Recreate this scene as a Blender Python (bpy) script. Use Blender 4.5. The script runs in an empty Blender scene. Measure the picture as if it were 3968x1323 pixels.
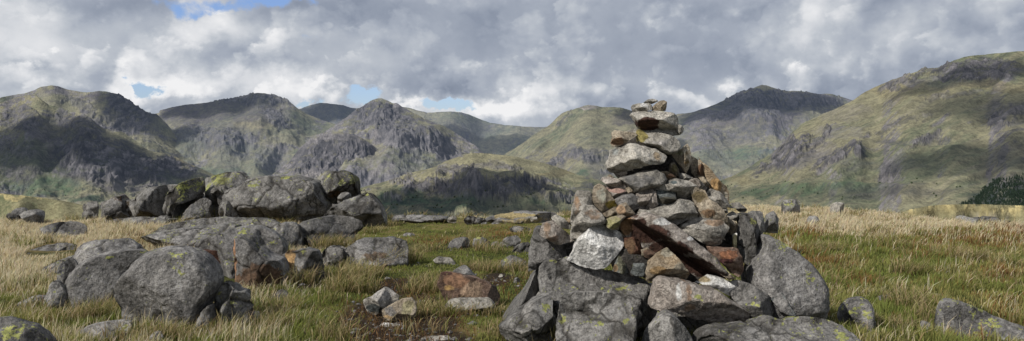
import bpy, math, random
import numpy as np

# ------------------------------------------------------------------ scene, camera
sc = bpy.context.scene
COL = sc.collection
EYE = 1.6                      # camera height over the summit ground, metres
FPX = 3113.0                   # focal length in pixels of a 3968 px wide picture
CX, CY, HOR = 1984.0, 661.5, 570.0
PITCH = math.atan((CY - HOR) / FPX)
cp, sp = math.cos(PITCH), math.sin(PITCH)

cam = bpy.data.cameras.new('camera')
cam_ob = bpy.data.objects.new('camera', cam)
COL.objects.link(cam_ob)
cam.sensor_fit = 'HORIZONTAL'
cam.sensor_width = 36.0
cam.lens = 36.0 * FPX / 3968.0
cam.clip_start = 0.1
cam.clip_end = 60000.0
cam_ob.location = (0, 0, EYE)
cam_ob.rotation_euler = (math.pi / 2 - PITCH, 0, 0)
sc.camera = cam_ob

sc.view_settings.view_transform = 'Standard'
sc.view_settings.look = 'None'
sc.view_settings.exposure = 0.0
sc.view_settings.gamma = 1.0
sc.render.engine = 'CYCLES'
sc.cycles.use_denoising = True
sc.cycles.max_bounces = 5
sc.cycles.diffuse_bounces = 3
sc.cycles.transparent_max_bounces = 4
sc.cycles.sample_clamp_indirect = 4.0

SUN = np.array([-0.74, -0.56, 0.74]); SUN /= np.linalg.norm(SUN)
SUN_EL = math.asin(SUN[2]); SUN_AZ = math.atan2(SUN[0], SUN[1])

def unproj(px, py, Y):
    """picture pixel (3968 wide) -> world point whose y is Y"""
    px = np.asarray(px, float); py = np.asarray(py, float)
    u = (px - CX) / FPX; v = -(py - CY) / FPX
    t = Y / (cp + v * sp)
    return np.stack([u * t, np.broadcast_to(Y, u.shape) + 0 * u, EYE + t * (-sp + v * cp)], -1)

def proj(P):
    P = np.asarray(P, float)
    dz = P[..., 2] - EYE
    dep = P[..., 1] * cp - dz * sp
    up = P[..., 1] * sp + dz * cp
    dep = np.maximum(dep, 0.05)
    return CX + FPX * P[..., 0] / dep, CY - FPX * up / dep

# ------------------------------------------------------------------ noise
def _h(ix, iy, iz, seed):
    h = (ix.astype(np.int64) * 374761393 + iy.astype(np.int64) * 668265263 + iz.astype(np.int64) * 2147483647 + seed * 1274126177) & 0xFFFFFFFF
    h = ((h ^ (h >> 13)) * 1274126177) & 0xFFFFFFFF
    h = ((h ^ (h >> 16)) * 2246822519) & 0xFFFFFFFF
    return h ^ (h >> 15)

def noise2(x, y, seed=0):
    x = np.asarray(x, float); y = np.asarray(y, float)
    x0 = np.floor(x); y0 = np.floor(y); fx = x - x0; fy = y - y0
    ix = x0.astype(np.int64); iy = y0.astype(np.int64); z = np.zeros_like(ix)
    def g(dx, dy):
        a = _h(ix + dx, iy + dy, z, seed) * (2 * math.pi / 4294967296.0)
        return np.cos(a) * (fx - dx) + np.sin(a) * (fy - dy)
    u = fx * fx * fx * (fx * (fx * 6 - 15) + 10); v = fy * fy * fy * (fy * (fy * 6 - 15) + 10)
    a = g(0, 0); b = g(1, 0); c = g(0, 1); d = g(1, 1)
    return 1.5 * ((a * (1 - u) + b * u) * (1 - v) + (c * (1 - u) + d * u) * v)

def fbm2(x, y, o=4, seed=0, gain=.5):
    r = 0; a = 1.0; n = 0
    for i in range(o):
        r = r + a * noise2(x * 2 ** i + 17.3 * i, y * 2 ** i - 9.1 * i, seed + i); n += a; a *= gain
    return r / n

def ridged2(x, y, o=4, seed=0, gain=.5):
    r = 0; a = 1.0; n = 0; w = 1.0
    for i in range(o):
        q = (1 - np.abs(noise2(x * 2 ** i + 7.7 * i, y * 2 ** i + 3.3 * i, seed + i))) ** 2 * w
        r = r + a * q; n += a; a *= gain; w = np.clip(q * 1.6, 0, 1)
    return r / n

def noise3(p, seed=0):
    x, y, z = p[..., 0], p[..., 1], p[..., 2]
    x0 = np.floor(x); y0 = np.floor(y); z0 = np.floor(z)
    fx, fy, fz = x - x0, y - y0, z - z0
    ix, iy, iz = x0.astype(np.int64), y0.astype(np.int64), z0.astype(np.int64)
    def g(dx, dy, dz):
        h = _h(ix + dx, iy + dy, iz + dz, seed)
        a = (h & 0xFFFF) * (2 * math.pi / 65536.0); c = ((h >> 16) & 0xFFFF) / 32768.0 - 1
        s = np.sqrt(np.maximum(1 - c * c, 0))
        return s * np.cos(a) * (fx - dx) + s * np.sin(a) * (fy - dy) + c * (fz - dz)
    f = lambda t: t * t * t * (t * (t * 6 - 15) + 10)
    u, v, w = f(fx), f(fy), f(fz)
    l = lambda a, b, t: a + (b - a) * t
    return 1.5 * l(l(l(g(0,0,0), g(1,0,0), u), l(g(0,1,0), g(1,1,0), u), v), l(l(g(0,0,1), g(1,0,1), u), l(g(0,1,1), g(1,1,1), u), v), w)

def fbm3(p, o=4, seed=0, gain=.5):
    r = 0; a = 1.0; n = 0
    for i in range(o):
        r = r + a * noise3(p * 2 ** i + 11.7 * i, seed + i); n += a; a *= gain
    return r / n

def sstep(a, b, x):
    t = np.clip((x - a) / (b - a), 0, 1); return t * t * (3 - 2 * t)

# ------------------------------------------------------------------ mesh helpers
def mesh_np(name, verts, quads=None, tris=None, smooth=True):
    me = bpy.data.meshes.new(name)
    nq = 0 if quads is None else len(quads); nt = 0 if tris is None else len(tris)
    me.vertices.add(len(verts)); me.vertices.foreach_set('co', np.ascontiguousarray(verts, np.float32).ravel())
    parts = []
    if nq: parts.append(np.asarray(quads, np.int32).ravel())
    if nt: parts.append(np.asarray(tris, np.int32).ravel())
    idx = np.concatenate(parts)
    me.loops.add(len(idx)); me.loops.foreach_set('vertex_index', idx)
    tot = np.concatenate([np.full(nq, 4, np.int32), np.full(nt, 3, np.int32)])
    st = np.concatenate([[0], np.cumsum(tot)[:-1]]).astype(np.int32)
    me.polygons.add(nq + nt); me.polygons.foreach_set('loop_start', st)
    try: me.polygons.foreach_set('loop_total', tot)
    except Exception: pass
    me.polygons.foreach_set('use_smooth', np.full(nq + nt, smooth, bool))
    me.update(calc_edges=True); me.validate()
    return me

def attr_f(me, name, a):
    at = me.attributes.new(name, 'FLOAT', 'POINT'); at.data.foreach_set('value', np.ascontiguousarray(a, np.float32))

def attr_c(me, name, c):
    if c.shape[1] == 3: c = np.concatenate([c, np.ones((len(c), 1))], 1)
    at = me.attributes.new(name, 'FLOAT_COLOR', 'POINT'); at.data.foreach_set('color', np.ascontiguousarray(c, np.float32).ravel())

def grid_quads(nr, nc, off=0):
    i = np.arange(nr - 1)[:, None] * nc + np.arange(nc - 1)[None, :]
    return np.stack([i, i + 1, i + nc + 1, i + nc], -1).reshape(-1, 4) + off

def link(name, me, mat=None, parent=None):
    o = bpy.data.objects.new(name, me); COL.objects.link(o)
    if mat: me.materials.append(mat)
    if parent: o.parent = parent
    return o

def tag(o, label=None, cat=None, group=None, kind=None):
    if label: o['label'] = label
    if cat: o['category'] = cat
    if group: o['group'] = group
    if kind: o['kind'] = kind
    return o

# ------------------------------------------------------------------ node helper
class NT:
    def __init__(s, tree): s.t = tree; s.n = tree.nodes; s.l = tree.links; s.n.clear()
    def _in(s, sock, v):
        if v is None: return
        if hasattr(v, 'is_output'): s.l.new(v, sock)
        else:
            if isinstance(v, (tuple, list)) and len(v) == 3 and sock.type == 'RGBA': v = (*v, 1)
            sock.default_value = v
    def new(s, typ, out=0, props=None, **ins):
        n = s.n.new(typ)
        for k, v in (props or {}).items(): setattr(n, k, v)
        for k, v in ins.items():
            k2 = int(k[1:]) if k[0] == 'i' and k[1:].isdigit() else k.replace('_', ' ')
            s._in(n.inputs[k2], v)
        return n.outputs[out]
    def m(s, op, a, b=None, c=None, clamp=False):
        n = s.n.new('ShaderNodeMath'); n.operation = op; n.use_clamp = clamp
        for i, v in enumerate((a, b, c)): s._in(n.inputs[i], v)
        return n.outputs[0]
    def mix(s, f, a, b, blend='MIX'):
        n = s.n.new('ShaderNodeMix'); n.data_type = 'RGBA'; n.blend_type = blend; n.clamp_factor = True
        s._in(n.inputs[0], f); s._in(n.inputs[6], a); s._in(n.inputs[7], b); return n.outputs[2]
    def step(s, x, a, b, lo=0.0, hi=1.0):
        n = s.n.new('ShaderNodeMapRange'); n.interpolation_type = 'SMOOTHSTEP'; n.clamp = True
        for i, v in enumerate((x, a, b, lo, hi)): s._in(n.inputs[i], v)
        return n.outputs[0]
    def ramp(s, f, stops):
        n = s.n.new('ShaderNodeValToRGB'); e = n.color_ramp.elements
        e[0].position, e[0].color = stops[0][0], (*stops[0][1], 1); e[1].position, e[1].color = stops[-1][0], (*stops[-1][1], 1)
        for p, c in stops[1:-1]: k = e.new(p); k.color = (*c, 1)
        s._in(n.inputs[0], f); return n.outputs[0]
    def noise(s, vec, scale, detail=4, rough=.55, dist=0.0, out=0):
        return s.new('ShaderNodeTexNoise', out, Vector=vec, Scale=scale, Detail=detail, Roughness=rough, Distortion=dist)

def material(name):
    m = bpy.data.materials.new(name); m.use_nodes = True
    return m, NT(m.node_tree)

def finish(nt, color, rough=.9, normal=None, spec=.2):
    b = nt.n.new('ShaderNodeBsdfPrincipled')
    nt._in(b.inputs['Base Color'], color); nt._in(b.inputs['Roughness'], rough); b.inputs['Specular IOR Level'].default_value = spec
    if normal is not None: nt._in(b.inputs['Normal'], normal)
    o = nt.n.new('ShaderNodeOutputMaterial'); nt.l.new(b.outputs[0], o.inputs[0])

# ------------------------------------------------------------------ sky and sun
w = bpy.data.worlds.new('World'); sc.world = w; w.use_nodes = True
nt = NT(w.node_tree)
gen = nt.new('ShaderNodeTexCoord', 0)
nrm = nt.new('ShaderNodeVectorMath', 0, {'operation': 'NORMALIZE'}, i0=gen)
sx = nt.n.new('ShaderNodeSeparateXYZ'); nt.l.new(nrm, sx.inputs[0])
dx, dy, dz = sx.outputs
az = nt.m('MULTIPLY', nt.m('ARCTAN2', dx, dy), 180 / math.pi)          # degrees right of view axis
el = nt.m('MULTIPLY', nt.m('ARCSINE', dz), 180 / math.pi)
sky = nt.new('ShaderNodeTexSky', 0, {'sky_type': 'NISHITA', 'sun_disc': False, 'sun_elevation': SUN_EL, 'sun_rotation': SUN_AZ,
                                     'altitude': 500.0, 'air_density': 1.0, 'dust_density': 1.0, 'ozone_density': 1.5})
blue = nt.mix(1.0, sky, (0.100, 0.108, 0.140), 'MULTIPLY')
zz = nt.m('ADD', nt.m('MAXIMUM', dz, 0.0), 0.13)
cv = nt.n.new('ShaderNodeCombineXYZ')
nt.l.new(nt.m('DIVIDE', dx, zz), cv.inputs[0]); nt.l.new(nt.m('MULTIPLY', nt.m('DIVIDE', dy, zz), 1.0), cv.inputs[1]); cv.inputs[2].default_value = 3.7
cloudp = cv.outputs[0]
ae = nt.n.new('ShaderNodeCombineXYZ'); nt.l.new(az, ae.inputs[0]); nt.l.new(nt.m('MULTIPLY', el, 1.2), ae.inputs[1]); ae.inputs[2].default_value = 1.0
aev = ae.outputs[0]
nA = nt.noise(cloudp, 0.7, 4, .5, .2)
nB = nt.noise(aev, 0.105, 8, .54, .12)
nC = nt.noise(aev, 0.24, 8, .55, .12)
nD = nt.noise(aev, 0.62, 5, .55, .1)
# wobble of the hand placed masses
wob = nt.new('ShaderNodeTexNoise', 1, Vector=aev, Scale=0.35, Detail=5.0, Roughness=.6)
ws = nt.n.new('ShaderNodeSeparateColor'); nt.l.new(wob, ws.inputs[0])
azw = nt.m('ADD', az, nt.m('MULTIPLY', nt.m('SUBTRACT', ws.outputs[0], .5), 7.0))
elw = nt.m('ADD', el, nt.m('MULTIPLY', nt.m('SUBTRACT', ws.outputs[1], .5), 3.4))
def A(px): return math.degrees(math.atan((px - 1288) / 2021.0))
def E(py): return (370 - py) / 35.3
def blob(px, py, rx, ry):
    a = nt.m('DIVIDE', nt.m('SUBTRACT', azw, A(px)), rx / 35.3); e = nt.m('DIVIDE', nt.m('SUBTRACT', elw, E(py)), ry / 35.3)
    d = nt.m('ADD', nt.m('MULTIPLY', a, a), nt.m('MULTIPLY', e, e))
    return nt.m('POWER', 2.71828, nt.m('MULTIPLY', d, -1.0))
def total(bl):
    r = None
    for (px, py, rx, ry, k) in bl:
        b = nt.m('MULTIPLY', blob(px, py, rx, ry), k); r = b if r is None else nt.m('ADD', r, b)
    return r
bright = total([(60, 150, 150, 95, .26), (20, 60, 120, 60, .15), (450, 240, 105, 34, .5), (330, 150, 240, 50, .12), (660, 205, 170, 40, .26), (720, 225, 90, 36, .18), (1225, 280, 120, 26, .5),
                (1020, 262, 40, 12, .5), (1820, 235, 45, 22, .5), (560, 90, 170, 40, .2), (1330, 270, 120, 40, .3), (2000, 100, 220, 50, .18), (2080, 185, 90, 24, .2), (1190, 170, 60, 20, .16),
                (1400, 215, 260, 26, .14), (2300, 180, 120, 40, .1)])
dark = total([(1500, 130, 420, 70, .10), (1080, 215, 140, 40, .30), (1450, 255, 130, 26, .20), (60, 215, 110, 22, .2), (250, 50, 160, 26, .18), (1100, 40, 330, 45, .16), (1980, 170, 330, 60, .12), (2450, 60, 150, 45, .2), (600, 150, 160, 22, .16), (480, 262, 90, 10, .2), (1800, 20, 300, 40, .12)])
hole = total([(690, 8, 105, 34, 1.0), (470, 48, 75, 20, .45), (335, 238, 34, 24, 1.2), (930, 248, 60, 18, 1.0), (1085, 268, 60, 14, .9), (770, 262, 30, 18, .9), (1160, 270, 50, 12, .7), (570, 40, 60, 18, .4), (820, 90, 60, 20, .35), (30, 20, 60, 16, .5), (1800, -60, 200, 40, .3)])
lum = nt.m('ADD', nt.m('MULTIPLY', nt.m('SUBTRACT', nB, .5), 1.0), nt.m('MULTIPLY', nt.m('SUBTRACT', nC, .5), .55))
lum = nt.m('ADD', lum, nt.m('MULTIPLY', nt.m('SUBTRACT', nA, .5), .25))
lum = nt.m('ADD', lum, nt.m('MULTIPLY', nt.m('SUBTRACT', nD, .5), .22))
def shifted(dx_, dy_):
    va = nt.n.new('ShaderNodeVectorMath'); va.operation = 'ADD'; nt.l.new(aev, va.inputs[0]); va.inputs[1].default_value = (dx_, dy_, 0); return va.outputs[0]
def layer(scale, off, thr, wid, rise, lx, ly):
    # one deck of cumulus: crisp outline, the side of each puff that faces the sun bright, its base grey
    va = nt.n.new('ShaderNodeVectorMath'); va.operation = 'ADD'; nt.l.new(aev, va.inputs[0]); va.inputs[1].default_value = (off, off * .37, off * .11)
    vb = nt.n.new('ShaderNodeVectorMath'); vb.operation = 'ADD'; nt.l.new(va.outputs[0], vb.inputs[0]); vb.inputs[1].default_value = (lx, ly, 0)
    a = nt.noise(va.outputs[0], scale, 9, .53, .1); b = nt.noise(vb.outputs[0], scale, 5, .5, .1)
    m_ = nt.step(a, thr, thr + wid)
    lit = nt.m('MULTIPLY', nt.m('SUBTRACT', a, b), rise)
    return m_, lit
m1_, l1_ = layer(.115, 31.0, .47, .06, 1.75, -1.7, 2.3)
m2_, l2_ = layer(.23, 77.0, .50, .045, 1.7, -.8, 1.1)
m3_, l3_ = layer(.42, 12.0, .52, .05, .9, -.45, .6)
low = nt.step(el, 9.5, 1.0, .55, 1.0)
lum = nt.m('ADD', nt.m('MULTIPLY', lum, .62), nt.m('MULTIPLY', m1_, nt.m('ADD', l1_, .03)))
lum = nt.m('ADD', lum, nt.m('MULTIPLY', nt.m('MULTIPLY', m2_, low), nt.m('ADD', l2_, .04)))
lum = nt.m('ADD', lum, nt.m('MULTIPLY', nt.m('MULTIPLY', m3_, low), nt.m('ADD', l3_, .02)))
lum = nt.m('ADD', nt.m('ADD', lum, .445), nt.m('SUBTRACT', bright, dark))
cloud = nt.ramp(lum, [(0.0, (.20, .235, .31)), (.22, (.275, .315, .395)), (.42, (.375, .415, .49)), (.6, (.50, .535, .59)), (.82, (.72, .735, .765)), (1.0, (.88, .88, .89))])
cover = nt.m('SUBTRACT', nt.m('ADD', 1.0, nt.m('MULTIPLY', nt.m('SUBTRACT', nC, .5), 1.6)), nt.m('MULTIPLY', hole, 1.25))
cover = nt.step(nt.m('ADD', cover, nt.m('MULTIPLY', nt.m('SUBTRACT', nD, .5), .5)), .18, .62)
skycol = nt.mix(cover, blue, cloud)
below = nt.step(el, -6.0, -1.0)
skycol = nt.mix(below, (.10, .10, .09), skycol)
bg = nt.n.new('ShaderNodeBackground'); nt.l.new(skycol, bg.inputs[0]); bg.inputs[1].default_value = 1.0
ow = nt.n.new('ShaderNodeOutputWorld'); nt.l.new(bg.outputs[0], ow.inputs[0])

sl = bpy.data.lights.new('sun', 'SUN'); sl.energy = 4.7; sl.angle = math.radians(.53); sl.color = (1.0, .955, .88)
so = bpy.data.objects.new('sun', sl); COL.objects.link(so)
from mathutils import Vector
so.rotation_euler = Vector(SUN).to_track_quat('Z', 'Y').to_euler()
so.location = (-60, -30, 60)
# ------------------------------------------------------------------ ground of the summit and the valley below it
def edge(x):
    """distance at which the summit starts to fall away"""
    pts = [(-60, 17), (-12, 16.6), (-8, 16.4), (-5, 17.6), (-3, 17.2), (0, 17.6), (2, 18.4), (4, 19.6), (6.5, 20.2), (8, 19.4), (8.8, 18.0), (9.6, 15.9), (10.5, 15.0), (14, 14.6), (60, 15)]
    return np.interp(x, [p[0] for p in pts], [p[1] for p in pts])

def ground_z(x, y):
    x = np.asarray(x, float); y = np.asarray(y, float)
    near = 1 - sstep(26, 60, np.abs(y) + .3 * np.abs(x))
    z = near * (.055 * fbm2(x / 2.2, y / 2.2, 3, 5) + .015 * noise2(x / .5, y / .5, 9))
    z = z + .06 * np.exp(-((x - 6.5) / 4) ** 2 - ((y - 22) / 3) ** 2)
    z = z + .11 * np.exp(-((x - 1.2) / 2.2) ** 2 - ((y - 21) / 1.6) ** 2)
    # the worn hollow of the path
    z = z - .05 * np.exp(-((x + 1.15) / .5) ** 2 - ((y - 7.2) / 1.0) ** 2)
    d = np.maximum(y - edge(x), 0)
    z = z - np.where(d < 6, .05 * d * d, .05 * 36 + .6 * (d - 6))
    # side slopes far away from the picture
    s = np.maximum(np.abs(x) - 45, 0); z = z - .012 * s * s * (s < 30) - np.where(s >= 30, 10.8 + .55 * (s - 30), 0)
    s = np.maximum(-12 - y, 0); z = z - .02 * s * s * (s < 20) - np.where(s >= 20, 8 + .5 * (s - 20), 0)
    far = sstep(150, 900, np.hypot(x, y))
    z = np.maximum(z, -345 + far * 25 * fbm2(x / 700, y / 700, 4, 31))
    return z

def bump2(x, y, cx, cy, rx, ry): return np.exp(-((x - cx) / rx) ** 2 - ((y - cy) / ry) ** 2)

DIRT = [(1545, 1262, 215, 90, 1.15), (1470, 1200, 120, 40, .8), (1545, 1112, 85, 32, 1.0), (1660, 1240, 110, 50, .8), (1925, 1085, 60, 30, .9),
        (1640, 1160, 60, 40, .6), (1750, 960, 160, 16, .45), (1600, 950, 90, 14, .35), (1680, 1320, 160, 40, .9), (1180, 1110, 70, 30, .6), (1560, 1030, 70, 22, .25)]
def ell(px, py, lst):
    r = 0
    for (cx, cy, rx, ry, a) in lst: r = np.maximum(r, a * np.exp(-(((px - cx) / rx) ** 2 + ((py - cy) / ry) ** 2) ** 1.3 * .8))
    return r

yr = np.concatenate([np.linspace(-25, 4, 30), np.arange(4.15, 30, .09), 30 * 1.055 ** np.arange(0, 145)])
uc = np.sign(np.linspace(-1, 1, 560)) * np.abs(np.linspace(-1, 1, 560)) ** 1.6
wid = np.maximum(26, 1.35 * np.maximum(yr, 0))
GX = wid[:, None] * uc[None, :]; GY = np.repeat(yr[:, None], len(uc), 1)
GZ = ground_z(GX, GY)
gv = np.stack([GX, GY, GZ], -1).reshape(-1, 3)
me = mesh_np('ground', gv, grid_quads(len(yr), len(uc)))
gpx, gpy = proj(gv)
nn = fbm2(gv[:, 0] * 1.3, gv[:, 1] * 1.3, 4, 3); n2 = fbm2(gv[:, 0] * 5, gv[:, 1] * 5, 3, 8)
dirt = np.where((gv[:, 1] > 4) & (gv[:, 1] < 30), ell(gpx, gpy, DIRT), 0); dirt = sstep(.28, .55, dirt + .3 * n2)
straw = sstep(-.25, .35, nn + .5 * sstep(11, 17, gv[:, 1]) + .25 * (gv[:, 0] < -4) - .2)
c = np.array([.040, .046, .014])[None] * (1 - straw[:, None]) + np.array([.17, .135, .062])[None] * straw[:, None]
c = c * (1 - dirt[:, None]) + np.array([.031, .023, .0165])[None] * dirt[:, None] * (1 + .5 * n2[:, None])
farv = sstep(60, 500, gv[:, 1])[:, None]
nf = fbm2(gv[:, 0] / 160, gv[:, 1] / 160, 5, 12)[:, None]
c = c * (1 - farv) + farv * (np.array([.045, .056, .030]) + np.array([.05, .035, .012]) * sstep(-.2, .5, nf))
attr_c(me, 'col', np.clip(c, .003, 1))
m_ground, nt = material('ground_soil_and_turf')
pos = nt.new('ShaderNodeNewGeometry', 0)
ca = nt.new('ShaderNodeAttribute', 0, {'attribute_name': 'col'})
n1 = nt.noise(pos, 9.0, 5, .65); nb = nt.noise(pos, 42.0, 4, .6)
cc = nt.mix(1.0, ca, nt.ramp(n1, [(.25, (.45, .45, .45)), (.75, (1.5, 1.45, 1.35))]), 'MULTIPLY')
bp = nt.new('ShaderNodeBump', 0, None, Strength=.9, Distance=.03, Height=nb)
finish(nt, cc, .95, bp, .1)
tag(link('ground', me, m_ground), kind='structure')

# ------------------------------------------------------------------ mountains
def hill_mat(nm, fk):
    m, nt = material(nm)
    pos = nt.new('ShaderNodeNewGeometry', 0)
    ca = nt.new('ShaderNodeAttribute', 0, {'attribute_name': 'col'})
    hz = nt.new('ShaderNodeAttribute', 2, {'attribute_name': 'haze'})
    n1 = nt.noise(pos, .022 * fk, 7, .68); n2 = nt.noise(pos, .11 * fk, 4, .65)
    var = nt.m('ADD', nt.m('MULTIPLY', n1, 1.0), nt.m('MULTIPLY', n2, .75))
    vr = nt.step(var, .62, 1.13, .58, 1.42)
    vc = nt.n.new('ShaderNodeCombineColor')
    for i in range(3): nt.l.new(vr, vc.inputs[i])
    c1 = nt.mix(1.0, ca, vc.outputs[0], 'MULTIPLY')
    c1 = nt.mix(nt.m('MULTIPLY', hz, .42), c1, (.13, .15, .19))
    b1 = nt.new('ShaderNodeBump', 0, None, Strength=.85, Distance=14.0 / fk, Height=var)
    b = nt.n.new('ShaderNodeBsdfPrincipled'); nt.l.new(c1, b.inputs['Base Color']); b.inputs['Roughness'].default_value = .95
    b.inputs['Specular IOR Level'].default_value = .05; nt.l.new(b1, b.inputs['Normal'])
    # painted haze: blue-grey mix above, faint glow here lifting shadows; more on farther fells
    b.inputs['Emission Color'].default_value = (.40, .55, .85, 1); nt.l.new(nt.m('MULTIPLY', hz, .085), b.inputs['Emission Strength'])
    o = nt.n.new('ShaderNodeOutputMaterial'); nt.l.new(b.outputs[0], o.inputs[0])
    return m
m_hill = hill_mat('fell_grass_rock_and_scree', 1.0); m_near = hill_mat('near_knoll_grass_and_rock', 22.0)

GRASS = np.array([.215, .198, .116]); GREEN = np.array([.118, .128, .070]); ROCK = np.array([.165, .152, .150]); DARK = np.array([.050, .048, .050])
SCREE = np.array([.20, .178, .160]); STRAW = np.array([.30, .25, .125]); FERN = np.array([.028, .055, .022]); HEATH = np.array([.075, .062, .062])
LAYERS = {}
def fell(name, crest, D, L, base=590, label=None, shape=.85, amp=60, wl=420, seed=1, rock=.5, paint=(), haze=.5, step=1.5, rows=150, spurs=(), rough=1.0, crestamp=.12, kind='structure', green=.4, obname='mountain', flow=0.0, crags=(), unit=1.0):
    """one fell: a crest line seen from the summit at distance D, falling towards the valley over a depth L"""
    cxs = [c[0] for c in crest]; x0, x1 = cxs[0], cxs[-1]
    px = np.arange(x0, x1 + step, step); n = len(px)
    cy = np.interp(px, cxs, [c[1] for c in crest])
    cy = cy + crestamp * 11 * fbm2(px / 20, 0 * px + seed, 5, seed, .62)
    Dv = np.interp(px, [x0, x1], D) if isinstance(D, tuple) else np.full(n, float(D))
    Dv = Dv * (1 + .03 * noise2(px / 90, 0 * px, seed + 3))
    s = np.concatenate([[-.42, -.2, -.08, -.03], np.linspace(0, 1, rows) ** 1.1])
    Y = Dv[None, :] - L * s[:, None]
    X = (px[None, :] - 1288) / 2021.0 * Y
    yo = (370 - 0) - cy[None, :]
    zc = EYE + (370 - cy)[None, :] / 2021.0 * Dv[None, :]
    cys = cy.copy()
    for wd_ in (int(28 / step), int(28 / step), int(20 / step)):
        wd_ = max(1, min(wd_, n // 6)); pad = np.pad(cys, wd_, mode='edge'); cys = np.convolve(pad, np.ones(2 * wd_ + 1) / (2 * wd_ + 1), 'valid')
    zcs = EYE + (370 - np.maximum(cys, cy - 2)) / 2021.0 * Dv
    zb = EYE + (370 - base) / 2021.0 * (Dv - L)[None, :]
    zb = np.minimum(zb, zc - 20)
    f = np.where(s < 0, 0, np.abs(s)) ** shape
    f = f[:, None]
    kz = sstep(.02, .30, f); zq = zc * (1 - kz) + (zcs - 8)[None, :] * kz
    Z = zq + (zb - zq) * f - np.where(s < 0, -s, 0)[:, None] * L * .75
    sv = np.clip(s, 0, 1)[:, None]
    A = sstep(0, .22, sv) * .9 + crestamp
    A = A * (1 - .4 * sstep(.7, 1, sv))
    k = 1.0 / wl
    warp = 60 * noise2(X * k * .8, Y * k * .5, seed + 20)
    Xf = X - flow * (Y - np.mean(Dv)); X0 = X; X = Xf; ky = 1.0 if not flow else .45
    g1 = ridged2((X + warp) * k * 1.25, Y * k * .55 * ky, 5, seed) - .55
    g2 = fbm2(X * k * .6, Y * k * .5, 3, seed + 40)
    g3 = ridged2(X * k * 4.2, Y * k * 3.2 * ky, 4, seed + 60) - .5
    g4 = noise2(X * k * 14, Y * k * 9, seed + 80)
    cw = sstep(-.15, .3, fbm2(X * k * 1.6 + 9, Y * k * 1.3, 4, seed + 70) + .35 * (rock - .45))
    g5 = ridged2(X * k * 7.5 + 3, Y * k * 4.5 * ky, 4, seed + 75, .6) - .5
    g6 = fbm2(X * k * 22, Y * k * 14, 3, seed + 76, .6)
    Z = Z + A * amp * (.55 * g1 + (.95 if not flow else .5) * g2 + rough * (.17 * g3 + cw * (.17 * g5 + .06 * g6) + .02 * g4))
    X = X0
    PX = np.repeat(px[None, :], len(s), 0)
    PY = 370 - (Z - EYE) / Y * 2021.0
    for (bx, by, rx, ry, h) in spurs:      # extra knolls and spurs
        Z = Z + h * np.exp(-((PX - bx) / rx) ** 2 - ((PY - by) / ry) ** 2)
    PY = 370 - (Z - EYE) / Y * 2021.0
    cm = np.zeros_like(Z)
    w1 = fbm2(PX / 34 + 3, PY / 26, 5, seed + 210, .62); w2 = fbm2(PX / 34 - 8, PY / 26, 5, seed + 220, .62)
    for (bx, by, rx, ry, rot, a) in crags:
        ca_, sa_ = math.cos(math.radians(rot)), math.sin(math.radians(rot))
        u_ = (PX - bx) * ca_ + (PY - by) * sa_; v_ = -(PX - bx) * sa_ + (PY - by) * ca_
        d_ = np.hypot((u_ + 26 * w1) / rx, (v_ + 22 * w2) / ry)
        cm = np.maximum(cm, a * sstep(1.15, .8, d_))
    fis = ridged2(X / 34 + .6 * noise2(X / 50, Y / 60, seed), Y / 190, 4, seed + 230, .6)
    Z = Z + cm * (17 * (fis - .5) + 12 * fbm2(X / 60, Y / 60, 3, seed + 240) + 10 * sstep(.2, .8, cm))
    PY = 370 - (Z - EYE) / Y * 2021.0
    V = np.stack([X, Y, Z], -1)
    gx = np.gradient(Z, axis=1) / np.maximum(np.abs(np.gradient(X, axis=1)), .1)
    gy = np.gradient(Z, axis=0) / np.maximum(np.abs(np.gradient(Y, axis=0)), .1)
    slope = np.hypot(gx, gy)
    Xu, Yu, Zu = Xf / unit, Y / unit, Z / unit
    m1 = fbm2(Xu / 170, (Zu / 75 + Yu / 260) * ky, 5, seed + 100, .6); m2 = fbm2(Xu / 45, (Zu / 24 + Yu / 90) * ky, 4, seed + 120, .65); m3 = fbm2(Xu / 600, Yu / 600, 3, seed + 140)
    rk = sstep(.42, .66, rock + .55 * m1 + .65 * m2 + .28 * (slope - .75) - .30 + .35 * cw)
    gr = sstep(-.2, .45, m3 + .7 * m2 + green - .4)
    c = GRASS * (1 - gr[..., None]) + GREEN * gr[..., None]
    rc = ROCK * (1 + 1.5 * m2[..., None]) 
    dk = sstep(.1, .5, m2 + .6 * m1)[..., None]
    rc = rc * (1 - .55 * dk)
    c = c * (1 - rk[..., None]) + rc * rk[..., None]
    st = sstep(.25, .5, fbm2(Xu / 60, Yu / 420, 4, seed + 160) + .15 * rock) * sstep(.1, .3, sv) * .6
    c = c * (1 - st[..., None] * .7) + SCREE * st[..., None] * .7
    wob = 34 * fbm2(PX / 60, PY / 42, 4, seed + 180, .6)
    wo2 = 24 * fbm2(PX / 60 + 40, PY / 42, 4, seed + 190, .6)
    for (bx, by, rx, ry, colr, a) in paint:
        d = np.sqrt(((PX + wob - bx) / rx) ** 2 + ((PY + wo2 - by) / ry) ** 2)
        k2 = (sstep(1.15, .75, d) * a * (.55 + .45 * sstep(-.35, .25, m2)))[..., None]
        vv = 1 + .9 * m2[..., None]
        c = c * (1 - k2) + np.asarray(colr) * vv * k2
    kc = (cm * sstep(-.32, -.02, m2 + .25 * w1))[..., None]
    cc_ = np.array([.122, .113, .115]) * (1 - .58 * sstep(.62, .30, fis)[..., None]) * (1 + 1.1 * m2[..., None])
    c = c * (1 - kc) + cc_ * kc
    me = mesh_np(obname, V.reshape(-1, 3), grid_quads(len(s), n))
    attr_c(me, 'col', np.clip(c, .004, .8).reshape(-1, 3))
    attr_f(me, 'haze', np.full(V.shape[0] * V.shape[1], haze))
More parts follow.
